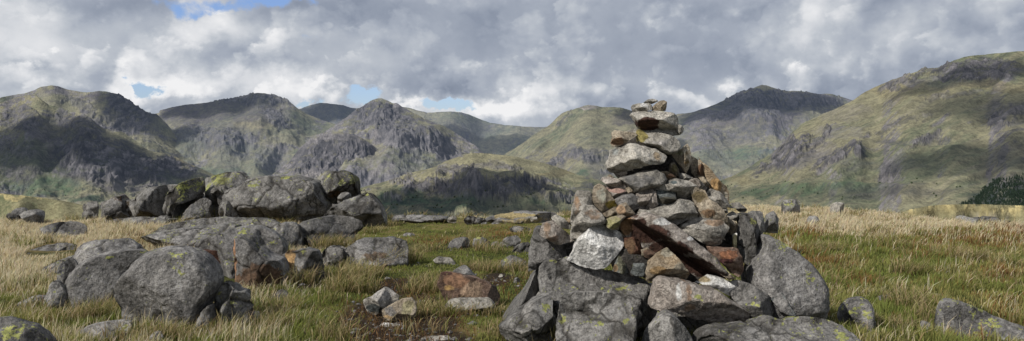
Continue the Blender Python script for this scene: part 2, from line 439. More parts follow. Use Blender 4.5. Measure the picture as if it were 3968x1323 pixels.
    o = tag(link(obname, me, m_hill if unit == 1.0 else m_near), label=label, kind=kind)
    LAYERS[name] = (V, PX, PY)
    return o

# far saddle ridge, then the fells from far to near
fell('F', [(700, 300), (748, 276), (762, 272), (784, 264), (806, 259), (822, 260), (847, 263), (866, 266), (885, 272), (920, 276), (1010, 270), (1033, 274), (1050, 279), (1074, 285), (1100, 283), (1142, 281), (1160, 283),
           (1178, 288), (1205, 299), (1232, 308), (1270, 315), (1314, 319), (1364, 321), (1420, 318), (1500, 320)], 7200, 2300, 560, 'dark far ridge and saddle behind the craggy middle peak', amp=70, seed=11, rock=.45, haze=.85, rows=90,
     paint=[(820, 290, 80, 40, DARK * 1.3, .8), (1150, 330, 110, 30, HEATH * 1.1, .6), (1100, 365, 60, 16, GRASS, .5)], step=2)
fell('G', [(330, 330), (372, 292), (401, 286), (404, 279), (430, 271), (453, 266), (500, 260), (544, 255), (575, 250), (599, 246), (620, 240), (640, 235), (651, 233.5), (666, 234), (680, 237), (707, 245), (726, 252), (740, 264), (748, 272),
           (770, 286), (810, 302), (860, 318), (920, 336), (980, 370)], 6100, 2300, 570, 'broad grey peak with a blunt dark summit', amp=95, wl=480, seed=23, crags=[(640, 250, 110, 14, 0, 0.8), (700, 300, 40, 18, 30, 0.8), (560, 345, 90, 22, 5, 0.7), (690, 415, 46, 18, 30, 0.6), (470, 340, 50, 14, 0, 0.5), (620, 390, 50, 14, 10, 0.5)], rock=.52, haze=.6,
     paint=[(560, 280, 180, 26, HEATH, .8), (650, 250, 90, 18, DARK * 1.2, .7), (640, 312, 70, 14, STRAW * .75, .55), (545, 345, 110, 40, DARK * 1.3, .55), (470, 370, 60, 40, GREEN, .5), (690, 400, 40, 50, SCREE, .5), (620, 400, 90, 40, GREEN, .5), (560, 440, 60, 20, FERN * 1.5, .4),
            (470, 300, 80, 22, HEATH * .9, .6), (700, 290, 40, 20, SCREE * .8, .5)],
     spurs=[(640, 330, 70, 30, 90), (560, 370, 50, 30, 60), (480, 330, 40, 20, 40), (700, 420, 40, 30, -50)], step=1.4)
fell('C', [(600, 440), (660, 405), (720, 372), (770, 350), (815, 332), (848, 312), (872, 295), (897, 276), (915, 269.5), (933, 260), (951, 253), (960, 252), (975, 254), (988, 258), (997, 256), (1003, 258), (1010, 265), (1025, 273), (1042, 284), (1065, 296), (1100, 312), (1150, 340), (1195, 366), (1240, 400), (1290, 440)], 5500, 1900, 570,
     'craggy middle peak with a notched rocky top', amp=100, wl=380, seed=37, crags=[(945, 285, 56, 26, 0, 0.9), (1075, 345, 64, 22, 25, 0.9), (1000, 325, 50, 30, 20, 0.7), (1130, 372, 40, 12, 25, 0.6), (880, 330, 40, 14, -20, 0.7), (1040, 400, 40, 14, 20, 0.5)], rock=.72, haze=.48, crestamp=.18,
     paint=[(935, 290, 60, 34, DARK * 1.2, .6), (1060, 345, 70, 26, DARK * 1.5, .5), (1010, 330, 60, 40, ROCK, .5), (1150, 365, 60, 14, SCREE, .5), (960, 400, 50, 40, SCREE * .9, .45), (1050, 410, 70, 30, GREEN, .5)],
     spurs=[(950, 300, 30, 40, 60), (1080, 340, 50, 20, 50), (1000, 350, 30, 40, 40)], step=1.3)
fell('crag', [(640, 470), (700, 428), (730, 405), (756, 372), (780, 352), (810, 338), (850, 331), (880, 336), (910, 347), (945, 372), (985, 400), (1030, 428), (1080, 450)], 4700, 1000, 580, 'rounded grey crag with a fissured cliff face below the middle peak', shape=.6, amp=60, wl=210, seed=45, crags=[(850, 388, 95, 36, 0, 1), (955, 405, 40, 16, 25, 0.8), (770, 410, 40, 16, -25, 0.8)], rock=.78, haze=.38,
     paint=[(850, 385, 90, 40, ROCK * .62, .8), (780, 400, 40, 26, DARK * 1.3, .5), (890, 400, 60, 22, DARK * 1.2, .6), (830, 352, 60, 14, ROCK * 1.25, .6), (960, 430, 70, 20, GRASS, .5), (760, 450, 60, 16, SCREE, .5)], step=1.1, rough=1.5, obname='hill')
fell('E', [(1230, 410), (1262, 392), (1300, 371), (1341, 340), (1364, 326), (1382, 315), (1400, 297), (1414, 285), (1432, 278.6), (1450, 272), (1468, 266), (1480, 264), (1491, 265), (1518, 269.5), (1545, 270), (1568, 272.7), (1586, 278.6), (1612, 284), (1636, 300), (1655, 325), (1676, 360), (1710, 405), (1760, 455), (1800, 490)], 5100, 1900, 580,
     'rounded pale green fell with a stony top behind the cairn', amp=60, wl=420, seed=58, crags=[(1442, 385, 40, 14, -10, 0.9), (1398, 410, 26, 12, -10, 0.9), (1505, 395, 44, 16, 0, 0.8), (1545, 430, 40, 12, 0, 0.6), (1420, 300, 30, 8, -45, 0.6)], rock=.34, haze=.45, green=.2, flow=.7, crestamp=.16,
     paint=[(1470, 268, 26, 7, SCREE * 1.3, .9), (1590, 300, 60, 18, HEATH * 1.1, .7), (1400, 400, 50, 18, STRAW * .7, .5), (1440, 385, 44, 18, ROCK * .7, .7), (1400, 410, 26, 14, ROCK * .6, .6), (1500, 400, 40, 30, ROCK, .5), (1440, 440, 36, 12, FERN * 1.4, .8), (1520, 440, 40, 20, SCREE * .8, .5), (1500, 340, 60, 30, GREEN, .4)], step=1.3)
fell('B', [(1560, 350), (1640, 310), (1704, 288), (1722, 286), (1741, 282.6), (1768, 272), (1794, 261), (1830, 247), (1862, 235), (1888, 224), (1906, 217), (1915, 213.5), (1925, 215), (1952, 224), (1968, 228), (1984, 229.7), (2010, 229), (2032, 230.5), (2058, 236), (2080, 236), (2095, 237.6),
           (2120, 245), (2143, 251), (2200, 275), (2260, 330)], 6000, 2500, 560, 'dark pointed peak with a banded cliff below its summit ridge', amp=90, wl=420, seed=67, crags=[(1960, 250, 175, 20, 4, 1), (1885, 285, 80, 20, 0, 0.8), (1830, 345, 110, 12, 4, 0.55), (1770, 300, 60, 12, -20, 0.6), (2060, 275, 70, 12, 5, 0.6)], rock=.6, haze=.62,
     paint=[(1960, 255, 190, 28, DARK * 1.05, .85), (1890, 300, 150, 30, HEATH, .7), (1780, 300, 90, 30, HEATH * 1.1, .5), (1800, 350, 130, 22, SCREE * .75, .55), (1830, 405, 90, 30, GREEN, .8), (1800, 430, 90, 14, GRASS, .7), (1900, 330, 70, 20, DARK * 1.3, .5), (1900, 385, 80, 16, FERN * 1.6, .5)],
     spurs=[(1960, 262, 160, 14, -40), (1890, 300, 40, 30, 40)], step=1.3)
fell('R', [(1740, 520), (1780, 480), (1804, 457), (1847, 441), (1880, 424), (1910, 404), (1945, 385), (1974, 367), (1990, 350), (2005, 335), (2015, 318), (2027, 309), (2050, 299), (2079, 288), (2115, 268), (2148, 251), (2164, 238), (2180, 229), (2196, 221.7), (2220, 211), (2243, 200.5), (2285, 186),
           (2323, 174), (2345, 171), (2360, 171.5), (2368, 169), (2376, 163.5), (2395, 153), (2418, 145), (2440, 141), (2455, 139.7), (2480, 138), (2508, 135.5), (2540, 132), (2576, 130), (2640, 124), (2760, 118), (2900, 116)], (3900, 3300), 1900, 600,
     'long grassy fell side with crags rising on the right', amp=46, wl=300, seed=74, crags=[(1990, 385, 62, 28, -38, 1), (1930, 422, 50, 12, -28, 0.9), (2105, 392, 70, 14, -30, 0.9), (2062, 352, 50, 14, -45, 0.8), (2450, 180, 120, 24, -4, 0.95), (2270, 206, 74, 10, -26, 0.8), (2160, 380, 15, 11, 0, 1), (2330, 348, 44, 8, -28, 0.8), (2545, 290, 70, 20, -20, 0.8), (2220, 330, 50, 8, -20, 0.5), (2290, 300, 60, 8, -15, 0.5), (2400, 240, 90, 7, -5, 0.5)], rock=.36, haze=.24, green=.35, rows=230,
     paint=[(2560, 505, 125, 56, [.022, .032, .022], 1.0), (2460, 175, 130, 26, DARK * 1.4, .8), (2270, 205, 70, 12, ROCK * .8, .7), (2380, 215, 160, 12, SCREE * .7, .4), (2300, 235, 150, 18, STRAW * .62, .5), (2500, 220, 120, 16, STRAW * .6, .6), (2420, 260, 180, 26, GRASS * .95, .5), (1990, 390, 62, 36, ROCK * .72, .85), (1940, 420, 46, 16, DARK * 1.4, .6),
            (2060, 375, 40, 24, SCREE * .9, .6), (2080, 395, 70, 20, ROCK * .65, .6), (2110, 330, 70, 22, ROCK * 1.1, .4), (2160, 378, 16, 12, DARK, .9), (2120, 280, 70, 22, SCREE * .8, .4), (2300, 355, 100, 10, DARK * 1.5, .6), (2225, 420, 130, 12, DARK * 1.6, .4), (2540, 290, 80, 34, DARK * 1.3, .7),
            (2050, 485, 260, 22, GREEN * .55, .7), (2080, 470, 160, 16, FERN * 1.7, .5), (1960, 490, 110, 12, FERN * 1.4, .6), (2250, 480, 150, 22, HEATH * 1.2, .4), (2400, 400, 160, 40, GREEN * .9, .5), (2560, 420, 100, 60, HEATH, .4), (2340, 510, 90, 8, GRASS * 1.1, .6), (1860, 455, 60, 10, STRAW * .6, .6)],
     flow=1.3, spurs=[(2000, 375, 40, 50, 40), (2160, 390, 20, 30, 30), (2330, 350, 90, 10, -25), (2200, 440, 140, 14, -22), (2100, 470, 120, 9, 14), (2080, 330, 30, 40, 25)], step=1.4)
fell('L', [(-160, 260), (-60, 252), (0, 248), (30, 242), (55, 238), (68, 235), (88, 228), (104, 221), (118, 218), (130, 216.5), (140, 217), (150, 219), (162, 223), (172, 226), (200, 231), (227, 234), (240, 232), (254, 230), (270, 231.5), (295, 236), (306, 242), (317, 248.5), (330, 257), (345, 266), (358, 276), (368, 284), (395, 287), (420, 310), (460, 360), (520, 420)], 5300, 1500, 560,
     'massive dark fell at the far left with a domed summit', amp=80, wl=420, seed=81, crags=[(330, 285, 62, 50, 40, 0.9), (60, 275, 50, 25, 10, 0.8), (200, 262, 50, 12, 25, 0.6), (250, 300, 40, 14, 30, 0.6)], rock=.55, haze=.46,
     paint=[(330, 280, 70, 56, DARK * .95, .9), (170, 262, 90, 20, GRASS, .6), (260, 300, 60, 14, GRASS, .5), (240, 245, 60, 10, HEATH, .6), (60, 262, 50, 22, DARK * 1.3, .6), (150, 235, 60, 10, SCREE * .8, .5), (380, 320, 30, 40, DARK * 1.3, .6)], step=1.3)
fell('spur', [(-160, 268), (-40, 262), (0, 262), (40, 248), (70, 240), (92, 239), (125, 264), (160, 274), (200, 290), (230, 302), (262, 325), (300, 332), (330, 352), (352, 368), (385, 385), (420, 396), (450, 400), (480, 412), (510, 426), (540, 440), (600, 466), (660, 500)], (4700, 4300), 1500, 575,
     'near spur of the left fell with a broad dark cliff and grey scree', shape=.75, amp=85, wl=330, seed=92, crags=[(240, 405, 110, 48, 12, 1), (350, 420, 70, 32, 15, 1), (445, 425, 45, 20, 25, 1), (60, 300, 50, 30, 0, 0.8), (190, 310, 70, 20, 25, 0.8), (60, 380, 36, 20, 0, 0.6), (30, 430, 40, 14, 0, 0.5)], rock=.5, haze=.33, green=.5,
     paint=[(240, 400, 120, 62, DARK * .75, .95), (350, 412, 80, 36, DARK * .7, .95), (445, 425, 60, 24, DARK * .85, .9), (180, 320, 110, 30, DARK * 1.2, .7), (60, 300, 60, 30, DARK * 1.2, .6), (115, 365, 28, 50, SCREE * .6, .7), (330, 462, 110, 26, SCREE * .55, .9), (190, 450, 50, 16, SCREE * .5, .6), (60, 400, 70, 50, GREEN * .7, .7),
            (100, 470, 100, 24, FERN * 1.5, .6), (210, 500, 60, 10, FERN, .8), (60, 440, 40, 30, HEATH * .8, .6), (330, 345, 60, 10, GRASS, .6), (400, 385, 50, 8, GRASS * 1.1, .7), (480, 408, 60, 9, STRAW * .6, .7), (500, 450, 50, 16, GRASS * .9, .5)],
     spurs=[(200, 350, 30, 60, 50), (300, 400, 40, 50, 45), (410, 420, 30, 30, 35), (120, 400, 24, 60, -50), (60, 350, 30, 50, 40)], step=1.2, rough=1.3)
fell('M', [(560, 560), (760, 520), (860, 490), (929, 467), (965, 458), (1006, 449), (1050, 434), (1096, 417), (1120, 405), (1142, 397), (1165, 388), (1187, 383), (1210, 384), (1232, 387), (1260, 390), (1290, 394), (1323, 401), (1360, 409), (1414, 424), (1450, 438), (1500, 452), (1560, 462), (1640, 474), (1760, 490), (1900, 510)], (3300, 3100), 1500, 640,
     'low rounded hill in the valley with rocky knolls', shape=.8, amp=62, wl=260, seed=103, crags=[(1200, 472, 95, 24, 0, .65), (1320, 470, 60, 18, 5, .6), (1060, 470, 60, 12, -10, 0.9), (1140, 428, 60, 9, -10, 0.7), (1010, 452, 30, 7, -20, 0.7), (1270, 420, 50, 7, 5, 0.6), (1420, 498, 60, 9, 0, 0.8), (1000, 492, 40, 8, -10, 0.7)], rock=.45, haze=.22, green=.3,
     paint=[(1150, 520, 330, 34, GREEN * .6, .8), (1180, 470, 90, 28, DARK * .7, .95), (1310, 468, 80, 24, DARK * .7, .95), (1080, 470, 60, 16, HEATH * .7, .8), (1000, 500, 70, 30, FERN * .8, .85), (1120, 515, 140, 20, FERN * .8, .85), (1300, 515, 120, 18, GREEN * .6, .7), (1250, 408, 110, 10, GRASS, .6), (1400, 440, 60, 8, STRAW * .6, .7), (1150, 425, 60, 12, ROCK, .6), (1250, 420, 60, 9, ROCK, .5), (960, 480, 40, 10, GRASS * .8, .5),
            (1420, 500, 90, 12, FERN, .7), (1390, 490, 60, 8, GRASS * .8, .6), (1180, 535, 50, 6, GRASS, .7), (1500, 470, 60, 8, DARK, .7)],
     spurs=[(1080, 450, 60, 14, 26), (1200, 455, 60, 18, 40), (1310, 455, 50, 16, 34), (1380, 500, 80, 10, 26), (1000, 490, 50, 12, 20), (1170, 530, 50, 8, 16), (1250, 500, 90, 14, -25)], step=1.2, rough=1.2, obname='hill')
fell('foot', [(-160, 470), (-40, 483), (0, 487), (40, 490), (80, 495), (130, 501), (170, 508), (205, 516), (260, 530), (320, 556), (380, 600)], 260, 130, 640, 'small grassy hillock with dark rocks at the left edge', shape=.8, amp=5, wl=26, seed=117, rock=.05, unit=.05, haze=.03, green=.35, crestamp=.03,
     paint=[(80, 494, 150, 5, STRAW * 1.2, .9), (100, 508, 120, 6, GRASS * .8, .6)], spurs=[(60, 522, 34, 9, 1.6), (150, 520, 20, 7, 1.2)], step=1.0, rows=90, rough=.8, obname='hill')
fell('knoll', [(2150, 590), (2230, 545), (2290, 528), (2335, 519), (2370, 516), (2420, 514.5), (2480, 515), (2576, 518), (2650, 524), (2760, 528), (2900, 534)], 52, 22, 640, 'pale grassy knoll with low grey rocks at the right edge', shape=.9, amp=.7, wl=6, seed=121, rock=-.3, unit=.012, haze=0.0, green=.1, crestamp=.05,
     paint=[(2480, 520, 300, 5, STRAW * 1.25, .95), (2480, 535, 220, 10, STRAW * .8, .7), (2470, 546, 70, 5, ROCK * .9, .5)], step=1.2, rows=60, rough=.4, obname='hill')

# dark conifer plantation low on the right hand fell
rng = np.random.default_rng(7)
V, PX, PY = LAYERS['R']
tl = 512 - 66 * sstep(2418, 2530, PX) + 20 * fbm2(PX / 24, PY / 30, 4, 5)
msk = (PX > 2415) & (PX < 2880) & (PY > tl) & (PY < 548) & (fbm2(PX / 30, PY / 16, 3, 15) > -.28)
cand = V[msk]
sel = cand[rng.integers(0, len(cand), 9000)] + rng.normal(0, 4, (9000, 3)) * [1, 1, 0]
hh = rng.uniform(2.5, 6.5, len(sel)); rr = hh * rng.uniform(.22, .36, len(sel))
ang = np.arange(6) * math.pi / 3
ring = np.stack([np.cos(ang), np.sin(ang), 0 * ang], -1)
tv = np.concatenate([sel[:, None] + ring[None] * rr[:, None, None] + np.array([0, 0, -1.0]), sel[:, None] + ring[None] * (rr * .62)[:, None, None] + np.array([0, 0, 1.0]) * (hh * .5)[:, None, None], (sel + np.stack([0 * hh, 0 * hh, hh], -1))[:, None]], 1)
b0 = (np.arange(len(sel)) * 13)[:, None, None]
ii = np.arange(6)
q = np.stack([ii, (ii + 1) % 6, (ii + 1) % 6 + 6, ii + 6], -1)[None] + b0
t = np.stack([ii + 6, (ii + 1) % 6 + 6, 0 * ii + 12], -1)[None] + b0
me = mesh_np('conifer_wood', tv.reshape(-1, 3), q.reshape(-1, 4), t.reshape(-1, 3), False)
m_con, nt = material('dark_conifer_needles')
pos = nt.new('ShaderNodeNewGeometry', 0)
finish(nt, nt.ramp(nt.noise(pos, .03, 3), [(.3, (.009, .017, .012)), (.7, (.021, .033, .022))]), .9, None, .1)
tag(link('conifer_wood', me, m_con), 'dark conifer plantation low on the right fell side', 'wood', kind='stuff')

# small trees and bushes dotted over the valley floor and lower slopes
pts = []
for lay, cnt, lim in (('M', 420, (478, 560)), ('R', 110, (450, 505)), ('spur', 260, (470, 520))):
    V, PX, PY = LAYERS[lay]
    msk = (PY > lim[0]) & (PY < lim[1]) & (fbm2(PX / 40, PY / 14, 3, 77) > .12)
    if lay == 'R': msk &= PX < 2420
    if lay == 'M': msk &= PX < 1500
    cd = V[msk]
    if len(cd): pts.append(cd[rng.integers(0, len(cd), cnt)])
P = np.concatenate(pts); r0 = rng.uniform(1.4, 3.2, len(P))
oct_ = np.array([[1, 0, .6], [0, 1, .7], [-1, 0, .6], [0, -1, .65], [.1, .1, 1.7], [0, 0, -.6]])
tv = P[:, None] + oct_[None] * r0[:, None, None] * rng.uniform(.7, 1.3, (len(P), 6, 1))
ft = np.array([[0, 1, 4], [1, 2, 4], [2, 3, 4], [3, 0, 4], [1, 0, 5], [2, 1, 5], [3, 2, 5], [0, 3, 5]])
me = mesh_np('scattered_scrub', tv.reshape(-1, 3), None, (ft[None] + (np.arange(len(P)) * 6)[:, None, None]).reshape(-1, 3), False)
m_scrub, nt = material('scrub_leaves'); pos = nt.new('ShaderNodeNewGeometry', 0); finish(nt, nt.ramp(nt.noise(pos, .03, 3), [(.3, (.022, .034, .016)), (.7, (.045, .060, .030))]), .9, None, .1)
tag(link('scattered_scrub', me, m_scrub), 'dark green scrub and small trees scattered over the valley', 'scrub', kind='stuff')

# cumulus added overhead and to the left, unseen, to cast shadows on the fells
m_cloud, nt = material('shading_cloud_vapour')
pos = nt.new('ShaderNodeNewGeometry', 0)
df = nt.n.new('ShaderNodeBsdfDiffuse'); nt.l.new(nt.ramp(nt.noise(pos, .004, 4), [(.3, (.7, .7, .72)), (.7, (.85, .85, .86))]), df.inputs[0])
tp = nt.n.new('ShaderNodeBsdfTransparent'); mx = nt.n.new('ShaderNodeMixShader')
den = nt.new('ShaderNodeAttribute', 2, {'attribute_name': 'cloud_body'})
dn_ = nt.m('ADD', nt.m('MULTIPLY', den, 1.5), nt.m('MULTIPLY', nt.m('SUBTRACT', nt.noise(pos, .0045, 6, .6), .5), 1.5))
mxd = nt.new('ShaderNodeAttribute', 2, {'attribute_name': 'cloud_cover'})
nt.l.new(nt.m('MULTIPLY', nt.step(dn_, .12, .62), mxd), mx.inputs[0]); nt.l.new(tp.outputs[0], mx.inputs[1]); nt.l.new(df.outputs[0], mx.inputs[2])
o = nt.n.new('ShaderNodeOutputMaterial'); nt.l.new(mx.outputs[0], o.inputs[0])
def cloud(px, py, Y, rx, ry, seed, h=1500):
    P = np.array([(px - 1288) / 2021.0 * Y, Y, EYE + (370 - py) / 2021.0 * Y])
    P = P + SUN * ((h - P[2]) / SUN[2])
    th = np.linspace(0, 2 * math.pi, 73)[:-1]; s = np.linspace(0, 1, 15)[1:]
    R = 1 + .34 * fbm2(np.cos(th) * 1.6 + seed, np.sin(th) * 1.6, 4, seed)
    X = np.outer(s, np.cos(th) * R * rx); Yv = np.outer(s, np.sin(th) * R * ry)
    prof = np.sqrt(np.maximum(1 - s ** 2, 0))[:, None] * np.ones(len(th))[None]
    up = .32 * min(rx, ry) * prof * (1 + .6 * fbm2(X / 220, Yv / 220, 4, seed + 5)); dn = -.06 * min(rx, ry) * prof * (1 + .4 * fbm2(X / 220, Yv / 220, 3, seed + 9))
    def half(z, zc, flip):
        v = np.concatenate([[[0, 0, zc]], np.stack([X, Yv, z], -1).reshape(-1, 3)])
        return v
    vu = half(up, .32 * min(rx, ry), 0); vd = half(dn, -.06 * min(rx, ry), 1)
    n = len(th); F = []; Tq = []
    for off in (0, len(vu)):
        i = np.arange(n)
        Tq.append(np.stack([np.full(n, off), off + 1 + i, off + 1 + (i + 1) % n], -1))
        for r in range(len(s) - 1):
            a = off + 1 + r * n
            F.append(np.stack([a + i, a + (i + 1) % n, a + n + (i + 1) % n, a + n + i], -1))
    V = np.concatenate([vu, vd])
    den = np.concatenate([[1], np.repeat(1 - s, n)]); den = np.concatenate([den, den])
    return V + P, np.concatenate(F), np.concatenate(Tq), den
CL = [(120, 410, 4200, 680, 470, 1, .92), (400, 440, 4000, 360, 240, 2, .9), (330, 275, 5200, 230, 330, 3, .8), (540, 268, 6000, 620, 270, 4, .72), (820, 285, 7000, 420, 340, 5, .75), (1180, 320, 6600, 560, 360, 6, .65),
      (1140, 490, 2600, 460, 340, 7, .68), (1330, 480, 2700, 230, 190, 8, .62), (1940, 265, 5700, 850, 520, 9, .72), (2560, 360, 2900, 330, 420, 10, .5), (2460, 165, 3250, 520, 190, 11, .5), (1600, 290, 5000, 200, 200, 12, .7), (2560, 470, 2300, 420, 260, 14, .55), (1000, 520, 2300, 340, 200, 15, .8), (1330, 525, 2250, 300, 120, 16, .6)]
av, aq, at_, ad, ak, k = [], [], [], [], [], 0
for a in CL:
    v, q, t, dd_ = cloud(*a[:6]); av.append(v); aq.append(q + k); at_.append(t + k); k += len(v); ad.append(dd_); ak.append(np.full(len(v), a[6]))
me = mesh_np('shading_clouds', np.concatenate(av), np.concatenate(aq), np.concatenate(at_))
attr_f(me, 'cloud_body', np.concatenate(ad)); attr_f(me, 'cloud_cover', np.concatenate(ak))
tag(link('shading_clouds', me, m_cloud), 'unseen low cumulus placed to shade the fells', 'cloud', kind='stuff')
# ------------------------------------------------------------------ rock materials
_mats = {}
def rock_mat(kind):
    if kind in _mats: return _mats[kind]
    #          dark, mid, light, crust amount, lichen amount
    SPEC = {'boulder': ((.078, .075, .073), (.160, .153, .147), (.232, .222, .210), .50, .9, 'grey_volcanic_rock'),
            'outcrop': ((.068, .065, .061), (.150, .143, .135), (.232, .222, .208), .45, 1.0, 'weathered_bedrock'),
            'stone':   ((.095, .087, .076), (.240, .223, .195), (.365, .341, .300), .55, .25, 'grey_cairn_stone'),
            'warm':    ((.085, .065, .045), (.230, .190, .140), (.340, .300, .235), .45, .2, 'warm_brown_cairn_stone'),
            'tan':     ((.110, .078, .050), (.260, .195, .125), (.370, .310, .230), .35, .1, 'tawny_iron_stained_stone'),
            'rust':    ((.060, .038, .030), (.145, .092, .066), (.245, .175, .135), .25, .05, 'rust_red_stone'),
            'brown':   ((.022, .012, .009), (.060, .027, .017), (.110, .055, .036), .05, .0, 'dark_red_brown_stone'),
            'pale':    ((.38, .365, .345), (.56, .55, .53), (.66, .65, .63), .30, .0, 'pale_quartz_rock'),
            'pink':    ((.120, .100, .085), (.270, .235, .205), (.380, .345, .310), .5, .3, 'pinkish_grey_stone'),
            'slate':   ((.045, .050, .050), (.110, .118, .115), (.180, .185, .180), .3, .0, 'blue_green_slate'),
            'dark':    ((.020, .018, .016), (.050, .045, .040), (.090, .080, .070), .2, .0, 'shade_toned_stone')}
    dk, md, lt, crust, lich, nm = SPEC[kind]
    m, nt = material(nm)
    g = nt.n.new('ShaderNodeNewGeometry'); pos = g.outputs['Position']
    oi = nt.n.new('ShaderNodeObjectInfo')
    of = nt.n.new('ShaderNodeVectorMath'); of.operation = 'MULTIPLY_ADD'
    nt.l.new(oi.outputs['Random'], of.inputs[0]); of.inputs[1].default_value = (9, 5, 7); nt.l.new(pos, of.inputs[2])
    pos = of.outputs[0]
    n1 = nt.noise(pos, 3.2, 6, .62, .3); n2 = nt.noise(pos, 17.0, 5, .65); n3 = nt.noise(pos, 75.0, 3, .7)
    v = nt.m('ADD', nt.m('MULTIPLY', n1, .40), nt.m('MULTIPLY', n2, .32)); v = nt.m('ADD', v, nt.m('MULTIPLY', nt.noise(pos, 1.1, 3, .5), .28))
    base = nt.ramp(v, [(.38, dk), (.49, md), (.62, lt)])
    sv = nt.m('ADD', .86, nt.m('MULTIPLY', oi.outputs['Random'], .3))
    sc3 = nt.n.new('ShaderNodeCombineColor')
    k3 = nt.m('MULTIPLY', sv, nt.step(nt.m('ADD', nt.m('MULTIPLY', n3, .5), nt.m('MULTIPLY', nt.noise(pos, 34.0, 4, .7), .5)), .36, .64, .60, 1.42))
    for i in range(3): nt.l.new(k3, sc3.inputs[i])
    base = nt.mix(1.0, base, sc3.outputs[0], 'MULTIPLY')
    # pale crust of lichen in blotches
    cr = nt.m('MULTIPLY', nt.step(nt.m('ADD', nt.m('MULTIPLY', nt.noise(pos, 13.0, 5, .62, .5), .7), nt.m('MULTIPLY', nt.noise(pos, 3.0, 3, .5), .3)), .55, .60), crust)
    pc = tuple(min(.5, a * 1.25 + .10) for a in md)
    base = nt.mix(cr, base, pc)
    if kind in ('boulder', 'outcrop'):
        # hairline joints, here and there, and broad weathering patches
        wp = nt.n.new('ShaderNodeVectorMath'); wp.operation = 'ADD'; nt.l.new(pos, wp.inputs[0])
        wv = nt.n.new('ShaderNodeVectorMath'); wv.operation = 'SCALE'; nt.l.new(nt.new('ShaderNodeTexNoise', 1, Vector=pos, Scale=5.0, Detail=4.0), wv.inputs[0]); wv.inputs['Scale'].default_value = .22
        nt.l.new(wv.outputs[0], wp.inputs[1])
        vo = nt.new('ShaderNodeTexVoronoi', 0, {'feature': 'DISTANCE_TO_EDGE'}, Vector=wp.outputs[0], Scale=2.3)
        hair = nt.m('MULTIPLY', nt.step(vo, .035, .008), nt.step(nt.noise(pos, 1.7, 3, .5), .48, .58))
        base = nt.mix(nt.m('MULTIPLY', hair, .75), base, (.022, .02, .017))
        wc = nt.n.new('ShaderNodeCombineColor'); kw_ = nt.step(nt.noise(pos, 1.25, 4, .55), .36, .64, .72, 1.22)
        for i in range(3): nt.l.new(kw_, wc.inputs[i])
        base = nt.mix(1.0, base, wc.outputs[0], 'MULTIPLY')
    # rain streaks
    vs = nt.n.new('ShaderNodeVectorMath'); vs.operation = 'MULTIPLY'; nt.l.new(pos, vs.inputs[0]); vs.inputs[1].default_value = (7.5, 7.5, 1.6)
    stk = nt.n.new('ShaderNodeCombineColor'); k5 = nt.step(nt.noise(vs.outputs[0], 1.0, 5, .6), .35, .62, .66, 1.14)
    for i in range(3): nt.l.new(k5, stk.inputs[i])
    base = nt.mix(1.0, base, stk.outputs[0], 'MULTIPLY')
    # painted-in stains and shade from the mesh
    ti = nt.n.new('ShaderNodeAttribute'); ti.attribute_name = 'tint'
    tmod = nt.n.new('ShaderNodeCombineColor'); k4 = nt.step(nt.noise(pos, 24.0, 5, .65), .3, .75, .5, 1.5)
    for i in range(3): nt.l.new(k4, tmod.inputs[i])
    base = nt.mix(nt.step(nt.m('ADD', ti.outputs['Alpha'], nt.m('MULTIPLY', nt.m('SUBTRACT', nt.noise(pos, 9.0, 6, .65), .5), 1.7)), .32, .60), base, nt.mix(1.0, ti.outputs['Color'], tmod.outputs[0], 'MULTIPLY'))
    # yellow-green map lichen on the surfaces that look up
    la = nt.new('ShaderNodeAttribute', 2, {'attribute_name': 'lichen'})
    sn = nt.n.new('ShaderNodeSeparateXYZ'); nt.l.new(g.outputs['Normal'], sn.inputs[0])
    upn = nt.step(sn.outputs[2], -.3, .5, .3, 1.0)
    lz = nt.m('ADD', nt.m('MULTIPLY', nt.noise(pos, 4.5, 3, .5), .45), nt.m('MULTIPLY', nt.noise(pos, 27.0, 4, .6, .3), .75))
    lm = nt.step(nt.m('ADD', lz, nt.m('MULTIPLY', nt.m('MULTIPLY', la, upn), .20)), .785, .82)
    lm = nt.m('MULTIPLY', lm, nt.step(la, 0.0, .15))
    base = nt.mix(nt.m('MULTIPLY', lm, .88), base, nt.ramp(n2, [(.36, (.12, .13, .06)), (.5, (.25, .262, .075)), (.64, (.38, .385, .13))]))
    ck = nt.new('ShaderNodeAttribute', 2, {'attribute_name': 'crack'})
    base = nt.mix(nt.m('MULTIPLY', ck, .85), base, (.018, .015, .011))
    hgt = nt.m('ADD', nt.m('MULTIPLY', n2, .8), nt.m('MULTIPLY', n3, .35))
    hgt = nt.m('ADD', hgt, nt.m('MULTIPLY', nt.noise(pos, 36.0, 3, .7), .5))
    bp = nt.new('ShaderNodeBump', 0, None, Strength=1.0, Distance=.035, Height=hgt)
    finish(nt, base, .88, bp, .25)
    _mats[kind] = m
    return m

VIEWS = {'A': (2300, 370, 1718 / 600), 'B': (2150, 640, 1718 / 800), 'C': (1900, 800, 2299 / 1400), 'D': (300, 640, 1718 / 800), 'E': (900, 640, 1718 / 800),
         'F': (700, 900, 1718 / 800), 'G': (1300, 923, 1718 / 800), 'H': (1500, 780, 1718 / 800), 'I': (0, 600, 1188 / 1000), 'J': (2900, 700, 1473 / 1068), 'S': (0, 0, 1.0)}
ROCKS = []     # (centre x, centre y, half width, half depth, top z) for keeping grass off the stone

